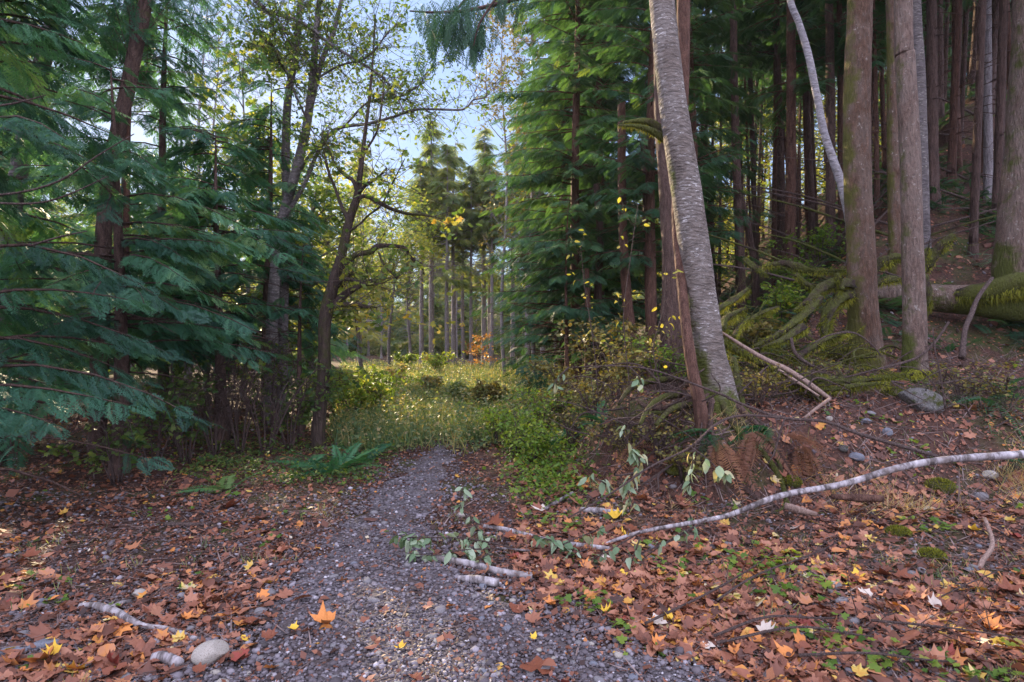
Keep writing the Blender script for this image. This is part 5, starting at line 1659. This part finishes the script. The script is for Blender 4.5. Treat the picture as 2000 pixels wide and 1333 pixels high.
rock('rock', 'grey stone lodged in the moss left of the pale rock', 1700, 812, 19, (1, .8, .5), STONE_GREY, 14)
rock('rock', 'blue stone on the bank above the birch branch', 1733, 850, 20, (1, .8, .8), STONE_BLUE, 15)
rock('rock', 'purple grey stone on the bank left of the blue stone', 1692, 828, 19, (1, .8, .6), STONE_BLUE, 16)
rock('rock', 'pale stone at the top of the bank', 1620, 822, 14, (1, .8, .7), STONE_PALE, 17)
rock('rock', 'white stone in the litter at the far right', 1916, 975, 26, (1, .8, .7), STONE_GREY, 18)
rock('rock', 'cream stone lying on the bank face', 1935, 940, 30, (1, .8, .6), STONE_PALE, 19)
for k, (px, py, wd, lb) in enumerate([(1820, 1090, 44, 'round green moss tussock in the litter below the birch branch'), (1835, 955, 48, 'moss tussock under the right end of the birch branch'), (1320, 925, 34, 'moss covered stone on the bank face'), (1755, 1045, 40, 'low dark moss tussock left of the round one'), (1545, 945, 36, 'mossy hummock beneath the dead ferns'), (1640, 700, 60, 'mossy hummock at the foot of the thick trunk'), (1500, 740, 60, 'mossy mound right of the alder foot'), (1450, 770, 50, 'mossy mound against the alder foot'), (1600, 772, 50, 'mossy mound under the second pole'), (1745, 775, 44, 'mossy mound left of the pale rock')]):
    p = hit(px, py)
    s = wd / 2 / FPX * p[1]
    r_ = thing('moss_tussock', lb, 'moss', p)
    V, F = stone_tpl(ICO3, 70 + k, .2, (1.1, .9, .6))
    part(r_, 'mound', (V * s + p + [0, 0, s * .1], F, None), MOSSY)
    q = rng.normal(0, 1, (900, 3)); q[:, 2] = abs(q[:, 2]); q /= np.linalg.norm(q, axis=1, keepdims=True)
    b = p + q * s * np.array([1.05, .9, .62]) + [0, 0, s * .08]
    V, F = kites(b, b + (q + [0, 0, .3] + rng.normal(0, .3, q.shape)) * s * .16, np.full(900, .008), up=rng.normal(0, 1, (900, 3)))
    part(r_, 'moss', (V, F, np.repeat(rng.uniform(.1, .8, 900), 4)), MOSSF, smooth=False)


# ------------------------------------------------------------------ ferns
FROND = [spray(26, 0, .035, ang=(86, 62), blen=.15, sag=.35 + .2 * s, seed=30 + s, rach=.014) for s in range(3)]


def fern(label, p, n, L, mat, pit=(.2, 1.0), yaw=(0, 6.28), name='sword_fern', tint=(.2, .9), group=None):
    N = n
    M = rotm(rng.uniform(*yaw, N), rng.uniform(*pit, N), rng.normal(0, .25, N))
    g = scatter(FROND, np.repeat(p[None], N, 0) + rng.normal(0, .02, (N, 3)), M, L * rng.uniform(.65, 1.1, N), rng.uniform(*tint, N))
    r = thing(name, label, 'fern', p, group)
    part(r, 'fronds', g, mat, smooth=False)
    return r


fern('teal sword fern clump by the foot of the mossy maple', hit(655, 925), 26, .62, FERN)
fern('smaller sword fern right of the clump by the maple', hit(712, 900), 16, .5, FERN)
fern('sword fern left of the clump by the maple', hit(600, 915), 16, .5, FERN)
p = hit(1500, 860); fern('sword fern on the bank top with fronds reaching left', p + [0, 0, .08], 14, .55, FERN, pit=(-.1, .5), yaw=(2.4, 4.6))
p = hit(1385, 862); fern('low fern half hidden at the foot of the alder', p + [0, 0, .04], 9, .4, FERN, pit=(-.1, .5), yaw=(2.4, 5.2))
fern('sword fern with a long bright frond right of the mossy rock', hit(1925, 800) + [0, 0, .1], 10, .55, FERN, pit=(-.1, .6), yaw=(1.8, 4.8))
fern('dark fern at the right edge behind the rock', hit(1965, 770), 12, .5, FERN)
fern('small fern below the log', hit(1850, 690), 8, .3, FERN)
fern('fern on the bank above the right end of the birch branch', hit(1965, 900), 10, .45, FERN, pit=(-.2, .5))
fern('fern among the shrubs right of the path', hit(1065, 880), 14, .5, FERN)
fern('yellowing fern at the edge of the left thicket', hit(440, 960), 9, .45, FERN, tint=(.85, 1))
fern('fern deep under the trees right of the clearing', hit(1180, 830), 12, .5, FERN)
for px, py, lb in [(1460, 880, 'rust brown dead fern hanging on the bank face'), (1530, 880, 'dead fern drooping right of the first rusty one'), (1560, 905, 'dead fern behind the forked twig'), (1395, 905, 'dead fern drooping over the mossy stone'), (1240, 900, 'rusty dead fern left on the bank face'), (1120, 930, 'dead fern curled at the low left end of the bank')]:
    fern(lb, hit(px, py) + [0, -.08, .18], 6, .5, DEADFERN, pit=(-1.1, .2), yaw=(3.3, 6.1), name='dead_fern')


# ------------------------------------------------------------------ shrubs
def shrub(label, xy, h, stems, leafs, lsize, lm, tint=(.2, .8), lper=5, spread=.55, n=40, bark=None, name='shrub', group=None, along=(.25, 1), arch=.2):
    b = on_ground(*xy)
    r = thing(name, label, 'shrub', b, group)
    tr, lims = [], []
    for k in range(stems):
        a_ = rng.uniform(0, 6.28)
        l_ = h * rng.uniform(.6, 1.1)
        f = np.array([math.cos(a_), math.sin(a_), 0])
        s = spread * rng.uniform(.3, 1)
        pts = np.array([b + f * .04, b + f * s * l_ * .35 + [0, 0, l_ * .5], b + f * s * l_ * .75 + [0, 0, l_ * .85], b + f * s * l_ * 1.15 + [0, 0, l_ * (1 - arch)]])
        lims.append(pts)
        tr.append(tube(pts, np.array([.010, .008, .006, .003]) * (.6 + h * .35), .12, 4, wob=.015))
    tw, lv = twigs(lims, n, (h * .12, h * .38), leafs, lper, lsize, sub=2, r=.003 + .0015 * h, up=.25, along=along, tl=tint)
    part(r, 'stems', cat_geo(tr + [tw]), bark or BARK_TWIG)
    if lv is not None: part(r, 'foliage', lv, lm, smooth=False)
    return r


# left thicket under the cedars
TW = [(300, 7.0, 1.1, 'bare twiggy shrub under the low cedar'), (365, 7.4, 1.2, 'brown twiggy shrub left of the yellowing fern'), (420, 7.8, 1.3, 'tangled shrub with a few green leaves behind the yellowing fern'), (470, 8.0, 1.4, 'tall twiggy shrub in the left thicket'), (520, 8.0, 1.3, 'leafy shrub between the thicket and the mossy maple'), (565, 8.3, 1.1, 'shrub at the left foot of the mossy maple'), (340, 8.6, 1.7, 'taller tangle behind the bare twiggy shrub'), (450, 9.3, 1.8, 'tall shrub deep in the left thicket'), (530, 9.6, 1.6, 'tall green shrub behind the leafy one'), (230, 6.4, 1.0, 'dim shrub under the nearest cedar'), (590, 9.8, 1.5, 'shrub behind the mossy maple trunk')]
for k, (px, d, h, lb) in enumerate(TW):
    shrub(lb, ((px - 1000) / FPX * d, d), h, 9, MAPLE_FLAT if k % 2 else OVATE, .085, BROAD, (.1, .7), lper=2 if k < 4 else 4, n=60, spread=.7)
# bright shrubs around the clearing
CL = [(690, 11.2, 1.25, LIME, (.4, 1), 'bright lime green shrub in the clearing beside the mossy maple', 150), (655, 12.0, 1.1, LIME, (.3, .9), 'green shrub left of the lime one', 110), (735, 12.2, 1.1, LIME, (.3, .9), 'green shrub right of the lime one', 110), (720, 15, 1.3, LIME, (.3, 1), 'leafy shrub behind the lime one', 90), (665, 16, 1.4, MEADOW, (.3, .8), 'straw coloured shrub at the left edge of the clearing', 90), (840, 17, 1.0, MEADOW, (.3, .9), 'pale dry shrub in mid clearing', 70), (905, 14, .9, MEADOW, (.2, .6), 'grey green herb bush right of mid clearing', 80), (960, 13, 1.0, BROWNSHRUB, (.1, .8), 'brown herb bush at the right of the clearing', 90),
      (780, 20, 1.3, MEADOW, (.4, 1), 'sunlit dry bush left in the back of the clearing', 70), (850, 27, 1.6, LIME, (.4, 1), 'lit bush before the far trunks', 80), (875, 30, 1.8, LIME, (.5, 1), 'second lit bush before the far trunks', 80), (790, 29, 1.7, LIME, (.3, .9), 'bush at the left foot of the far wood', 80)]
for px, d, h, lm, tint, lb, n_ in CL:
    shrub(lb, ((px - 1000) / FPX * d, d), h * (.8 if lb.startswith(('bright', 'green')) else .55), 12, RHOMB if d > 13 else OVATE, .07 if d < 13 else .12, lm, tint, lper=6, n=n_, spread=.85)
# right of the path
RS = [(1010, 7.4, .55, LIME, (.2, .8), 'low green shrub at the right side of the path'), (975, 8.4, .6, LIME, (.3, .9), 'yellow green shrub further along the path'), (1040, 6.9, .5, LIME, (.2, .9), 'bright leafy plant at the foot of the bank'), (1060, 8.4, .8, LIME, (.1, .7), 'green shrub behind the low one right of the path'), (1100, 8.8, .9, BROWNSHRUB, (.2, .9), 'yellow brown shrub at the left end of the bank'), (1150, 8.0, .8, BROWNSHRUB, (.3, 1), 'olive shrub on the left slope of the bank'), (1110, 10.2, 1.2, BROWNSHRUB, (.2, .9), 'taller brown shrub under the hemlock boughs'), (1190, 9.4, 1.2, BROWNSHRUB, (0, .7), 'reddish brown shrub left of the reddish trunk'), (1240, 8.6, 1.0, BROWNSHRUB, (.2, 1), 'shrub left of the thin red stem'), (1200, 7.2, .7, BROWNSHRUB, (.3, 1), 'olive shrub above the bank face'), (1285, 8.2, .8, LIME, (.1, .6), 'green shrub behind the alder foot'),
      (1440, 9.8, 1.1, YELLOWLEAF, (0, .6), 'sunlit yellow shrub behind the alder'), (1480, 9.8, .8, BROWNSHRUB, (.2, .9), 'brown twiggy shrub amid the mossy branches'), (1520, 10.6, .9, LIME, (.2, .9), 'green lit shrub behind the mossy branches'), (1560, 11.2, .9, LIME, (.1, .7), 'green shrub left of the thick mossy trunk'), (1500, 9.4, .5, BROWNSHRUB, (0, .9), 'sparse brown shrub before the mossy limb'), (1600, 12, 1.2, LIME, (.1, .7), 'shrub on the slope behind the mossy trunk'), (1410, 11, 1.2, LIME, (.2, .9), 'shrub right behind the alder')]
for px, d, h, lm, tint, lb in RS:
    shrub(lb, ((px - 1000) / FPX * d, d), h, 9, OVATE if d < 8 else RHOMB, .055 if d < 9 else .085, lm, tint, lper=5, n=80, spread=.8)
for px, d, h, lb in [(1225, 5.95, .55, 'bare brown brush on the bank left of the thin red stem'), (1290, 5.75, .45, 'twiggy brush right at the foot of the thin red stem'), (1165, 6.7, .6, 'brown brush at the low left end of the bank'), (1480, 6.1, .45, 'tangled brush right of the alder foot'), (1120, 7.4, .6, 'dry brush between the green herbs and the bank'), (1340, 5.45, .35, 'low dead brush on the bank face below the alder'), (1560, 6.6, .5, 'thin brush under the splintered pole'), (1880, 6.6, .5, 'sparse brush in front of the log'), (1960, 6.2, .5, 'brush at the right edge beneath the log')]:
    shrub(lb, ((px - 1000) / FPX * d, d), h, 12, RHOMB, .045, BROWNSHRUB, (.1, .9), lper=2, n=70, spread=1.0)
# slope cover
x, y = region(20000, 8.2, 40, 1250, 2060, keep=lambda x, y: (foot_dist(x, y) > 2) * np.clip(.30 + wav(x, y, 1.2, 5), 0, 1))
N = len(x)
pos = np.stack([x, y, H(x, y) + rng.uniform(.02, .25, N)], -1)
solo('slope_undergrowth', scatter([FROND[0], FROND[1]], pos, rotm(rng.uniform(0, 6.28, N), rng.uniform(-.2, .9, N), rng.normal(0, .4, N)), rng.uniform(.18, .5, N), rng.beta(1.5, 3, N)), HEMLOCK, 'dark ferny undergrowth on the hillside', 'undergrowth', kind='stuff', loc=(0, 0, 0))
# sapling stems and dead branches on the slope
for k in range(70):
    px, d = rng.uniform(1420, 2040), rng.uniform(9.0, 20)
    x = (px - 1000) / FPX * d
    b = on_ground(x, d)
    a_ = rng.uniform(-.6, .6) + (math.pi if rng.random() < .5 else 0)
    l_ = rng.uniform(1.2, 3.5)
    up = rng.uniform(.1, .7)
    e = b + np.array([math.cos(a_) * l_, math.sin(a_) * l_ * .5, 0])
    e[2] = max(Hs(e[0], e[1]), b[2]) + up * l_ * .6
    m_ = (b + e) / 2 + [0, 0, .1]
    r_ = solo('dead_branch', tube([b, m_, e], [.028, .02, .008], .2, 6, wob=.03), BARK_TWIG if k % 3 else MOSSY, 'dead branch lying on the dark hillside under the stand', 'branch', 'dead branches on the hillside')

# roots running down the bank from the alder
for k in range(8):
    a_ = math.radians(160 + k * 22 + rng.uniform(-6, 6))
    q = np.linspace(.05, rng.uniform(.6, 1.25), 7)
    bx, by = P(1404, 800, 6.0)[:2]
    xx = bx + np.cos(a_ + .4 * np.sin(q * 4 + k)) * q
    yy = by + np.sin(a_ + .4 * np.sin(q * 4 + k)) * q
    c = np.stack([xx, yy, H(xx, yy) + np.interp(q, [0, .3, 2], [.16, .03, .0])], -1)
    solo('root', tube(c, np.linspace(.045, .008, 7) * rng.uniform(.7, 1.1), .05, 8, bump=.12, seed=k), MOSSY if k % 2 else BARK_CEDAR, 'gnarled root running from the foot of the leaning alder into the bank', 'root', 'roots at the foot of the leaning alder')

# tangle of thin sticks on the mossy slope and the bank
TA = [(1400, 1700, 500, 770, 6.2, 8.5, 90, 'thin mossy stick in the tangle between the alder and the thick mossy trunk', 'thin mossy sticks of the tangle', MOSSY),
      (1400, 1960, 620, 800, 5.8, 7.6, 60, 'thin bare stick in the tangle behind the bank top', 'thin bare sticks of the tangle', BARK_TWIG),
      (1180, 1400, 690, 860, 5.3, 6.6, 56, 'thin stick leaning over the left end of the bank', 'thin sticks at the left end of the bank', BARK_TWIG)]
for a0, a1, b0, b1, d0, d1, n_, lb, gp, bk in TA:
    for k in range(n_):
        px, py, d = rng.uniform(a0, a1), rng.uniform(b0, b1), rng.uniform(d0, d1)
        p0 = P(px, py, d)
        g0 = Hs(p0[0], p0[1])
        p0[2] = g0 + min(max(0.02, p0[2] - g0), .45) * rng.random()
        a_ = rng.uniform(0, 6.28)
        l_ = rng.uniform(.3, 1.1)
        e = p0 + np.array([math.cos(a_) * l_, math.sin(a_) * l_ * .6, rng.uniform(-.2, .45) * l_])
        e[2] = max(e[2], Hs(e[0], e[1]) + .02)
        m_ = (p0 + e) / 2 + rng.normal(0, .10, 3) * l_ + [0, 0, .05]
        r0_ = rng.uniform(.004, .013) * (1.5 if bk is MOSSY else 1)
        if bk is MOSSY:
            r_ = thing('thin_stick', lb, 'stick', p0, gp)
            part(r_, 'wood', tube([p0, m_, e], [r0_, r0_ * .8, r0_ * .3], .05, 6, bump=.15, wob=.015), bk)
            part(r_, 'moss', fuzz(np.array([p0, m_, e]), np.array([r0_, r0_, r0_ * .5]) * 1.5, int(240 * l_), (.01, .05)), MOSSF, smooth=False)
        else:
            solo('thin_stick', tube([p0, m_, e], [r0_, r0_ * .8, r0_ * .3], .05, 5, wob=.015), bk, lb, 'stick', gp)
# upright dead stems and dry grass on the bank
x, y = region(4200, 4.6, 9.5, 1040, 2060, keep=lambda x, y: (foot_dist(x, y) > -.1) * (foot_dist(x, y) < 3.5) * .8)
N = len(x)
b = np.stack([x, y, H(x, y) - .01], -1)
d = np.stack([rng.normal(0, .7, N), rng.normal(-.2, .4, N), rng.uniform(.1, 1, N)], -1)
d /= np.linalg.norm(d, axis=1, keepdims=True)
Vk, Fk = kites(b, b + d * rng.uniform(.08, .42, N)[:, None], rng.uniform(.004, .009, N), up=rng.normal(0, 1, (N, 3)))
solo('bank_stems', (Vk, Fk, np.repeat(rng.uniform(.2, 1, N), 4)), TWIG, 'fine dead stems bristling over the bank', 'dead stems', kind='stuff', loc=(0, 0, 0))
g = blades(900, 4.6, 6.2, lambda x, y: (foot_dist(x, y) > -.2) * (foot_dist(x, y) < .8) * np.clip(wav(x, y, 2.5, 2) * 1.6, 0, 1), lambda n: rng.uniform(.1, .3, n), lambda n: np.full(n, .004), lambda m: rng.uniform(.75, 1, m), pxr=(1150, 2060), per=12, lean=.9)
solo('dry_bank_grass', g, MEADOW, 'dry pale grass hanging down the bank face', 'grass', kind='stuff', loc=(0, 0, 0))
# green herbs along the right edge of the path and over the left end of the bank
g = plants(1500, 5.4, 11, lambda x, y: np.clip(1.2 * sstep((x + .1 + (y - 6) * .06) / .4) * (foot_dist(x, y) < .9) * (.4 + .6 * np.clip(wav(x, y, 3, 6) + .4, 0, 1)), 0, 1) * (1 - path_w(x, y)), OVATE + RHOMB, lambda n: rng.uniform(.03, .075, n), lambda m: rng.beta(1.6, 2.2, m), lambda m: rng.gamma(2, .07, m), pxr=(860, 1130), per=7, spread=.14)
solo('path_herbs', g, LIME, 'bright green herbs along the right side of the path', 'herbs', kind='stuff', loc=(0, 0, 0))
g = plants(1500, 6.2, 11, lambda x, y: (x < -1.5 + .0 * y) * (1 - path_w(x, y)) * np.clip(wav(x, y, 3, 8) + .5, 0, 1), OVATE + RHOMB, lambda n: rng.uniform(.03, .07, n), lambda m: rng.beta(1.6, 2.2, m), lambda m: rng.gamma(3, .035, m), pxr=(330, 860), per=6, spread=.09)
solo('thicket_herbs', g, BROAD, 'low leafy growth under the left thicket', 'herbs', kind='stuff', loc=(0, 0, 0))

# tall conifers left of the far wood's centre; sunlight put into leaf colour
LITCON = leafmat('sun_tinted_conifer_foliage', [(.10, .14, .05), (.17, .21, .06), (.26, .27, .08), (.34, .30, .10)], trans=.5, rough=.6)
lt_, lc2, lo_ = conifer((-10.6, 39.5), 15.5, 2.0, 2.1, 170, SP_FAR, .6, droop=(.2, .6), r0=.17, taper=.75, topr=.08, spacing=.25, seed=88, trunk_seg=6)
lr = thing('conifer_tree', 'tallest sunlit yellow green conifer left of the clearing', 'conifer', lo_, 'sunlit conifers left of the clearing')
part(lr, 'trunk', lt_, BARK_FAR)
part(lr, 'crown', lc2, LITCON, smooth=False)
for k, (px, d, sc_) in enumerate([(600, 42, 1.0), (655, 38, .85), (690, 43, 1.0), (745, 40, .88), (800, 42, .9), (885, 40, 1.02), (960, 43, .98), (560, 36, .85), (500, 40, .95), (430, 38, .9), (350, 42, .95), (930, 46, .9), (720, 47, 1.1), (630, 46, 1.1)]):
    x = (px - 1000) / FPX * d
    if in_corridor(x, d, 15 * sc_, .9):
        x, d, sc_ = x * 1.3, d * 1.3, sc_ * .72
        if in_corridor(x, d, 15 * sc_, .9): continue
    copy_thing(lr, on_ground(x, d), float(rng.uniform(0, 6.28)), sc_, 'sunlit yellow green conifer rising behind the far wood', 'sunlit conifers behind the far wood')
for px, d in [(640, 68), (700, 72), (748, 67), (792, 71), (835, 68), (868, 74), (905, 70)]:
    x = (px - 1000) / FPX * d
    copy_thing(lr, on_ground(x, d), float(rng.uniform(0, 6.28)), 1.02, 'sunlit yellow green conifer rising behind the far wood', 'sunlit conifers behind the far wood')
# the wood goes on behind: one mass
N = 13000
d = rng.uniform(60, 84, N)
px = rng.uniform(-300, 1500, N)
x = (px - 1000) / FPX * d
cx = np.round(x / 3.2) * 3.2 + .8 * np.sin(np.round(x / 3.2) * 5)
hh = (9.0 + 2.2 * np.sin(cx * 1.7) + 1.2 * np.sin(cx * .6))
u = rng.random(N)
a_ = rng.uniform(0, 6.28, N)
rr = 2.4 * (1 - u) ** .7 * np.sqrt(rng.random(N))
pos = np.stack([cx + rr * np.cos(a_), d + rr * np.sin(a_), H(cx, d) + .2 + hh * u], -1)
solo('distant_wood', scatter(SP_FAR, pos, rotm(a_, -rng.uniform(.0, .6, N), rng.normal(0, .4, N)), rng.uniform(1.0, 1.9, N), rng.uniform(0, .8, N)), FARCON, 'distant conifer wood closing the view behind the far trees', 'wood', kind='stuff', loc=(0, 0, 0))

# yellow leaved saplings in front of the dark hemlocks
for k, (pp, d, lb) in enumerate([([(1226, 880), (1229, 760), (1218, 620), (1232, 500), (1246, 400)], 6.2, 'thin sapling with a few yellow leaves left of the thin red stem'), ([(1170, 800), (1160, 680), (1142, 560), (1134, 480)], 6.8, 'thin sapling with yellow leaves before the hemlock boughs'), ([(1290, 760), (1276, 680), (1296, 600), (1300, 520)], 6.0, 'short sapling with yellow green leaves beside the thin red stem')]):
    c, _ = pix(pp, d)
    c = root_down(c, .05)
    r_ = thing('sapling', lb, 'sapling', c[0])
    tw, lv = twigs([c], 9, (.15, .45), OVATE, 2, .065, sub=1, r=.003, up=.1, along=(.35, 1), tl=(.2, .8))
    part(r_, 'stem', cat_geo([tube(c, np.linspace(.008, .003, len(c)), .08, 5), tw]), BARK_TWIG)
    if lv is not None: part(r_, 'leaves', lv, YELLOWLEAF, smooth=False)

ORD = ['leftmost', 'second', 'third', 'fourth', 'fifth', 'sixth', 'seventh', 'eighth', 'ninth', 'tenth', 'eleventh', 'twelfth', 'thirteenth', 'fourteenth', 'fifteenth']
for gname, txt in (('front row of the far wood', 'grey trunked conifer in the front row of the far wood'), ('hillside conifers, nearer row, left of the mossy trunk', 'nearer slender conifer between the alder and the mossy trunk')):
    row = sorted([o for o in COL.objects if o.get('group') == gname and o.parent is None], key=lambda o: o.location.x / o.location.y)
    if len(row) <= len(ORD):
        for o, q in zip(row, ORD):
            o['label'] = (q if q == 'leftmost' else q + ' from the left') + ' ' + txt

# thin autumn haze in the air
import os
hv, ht, ho = newmat('haze_air')
pv = ht.nodes.new('ShaderNodeVolumePrincipled')
pv.inputs['Color'].default_value = (.93, .94, 1, 1)
pv.inputs['Density'].default_value = 0.00035
pv.inputs['Anisotropy'].default_value = 0.3
ht.links.new(pv.outputs[0], ho.inputs['Volume'])
x0, x1, y0, y1, z0, z1 = -75, 60, -6, 95, -1.6, 34
V = np.array([[x, y, z] for z in (z0, z1) for y in (y0, y1) for x in (x0, x1)], float)
F = np.array([[0, 2, 3, 1], [4, 5, 7, 6], [0, 1, 5, 4], [2, 6, 7, 3], [0, 4, 6, 2], [1, 3, 7, 5]])
solo('haze', (V, F, None), hv, 'faint autumn haze hanging between the trees', 'haze', kind='stuff', loc=(0, 0, 0), smooth=False)
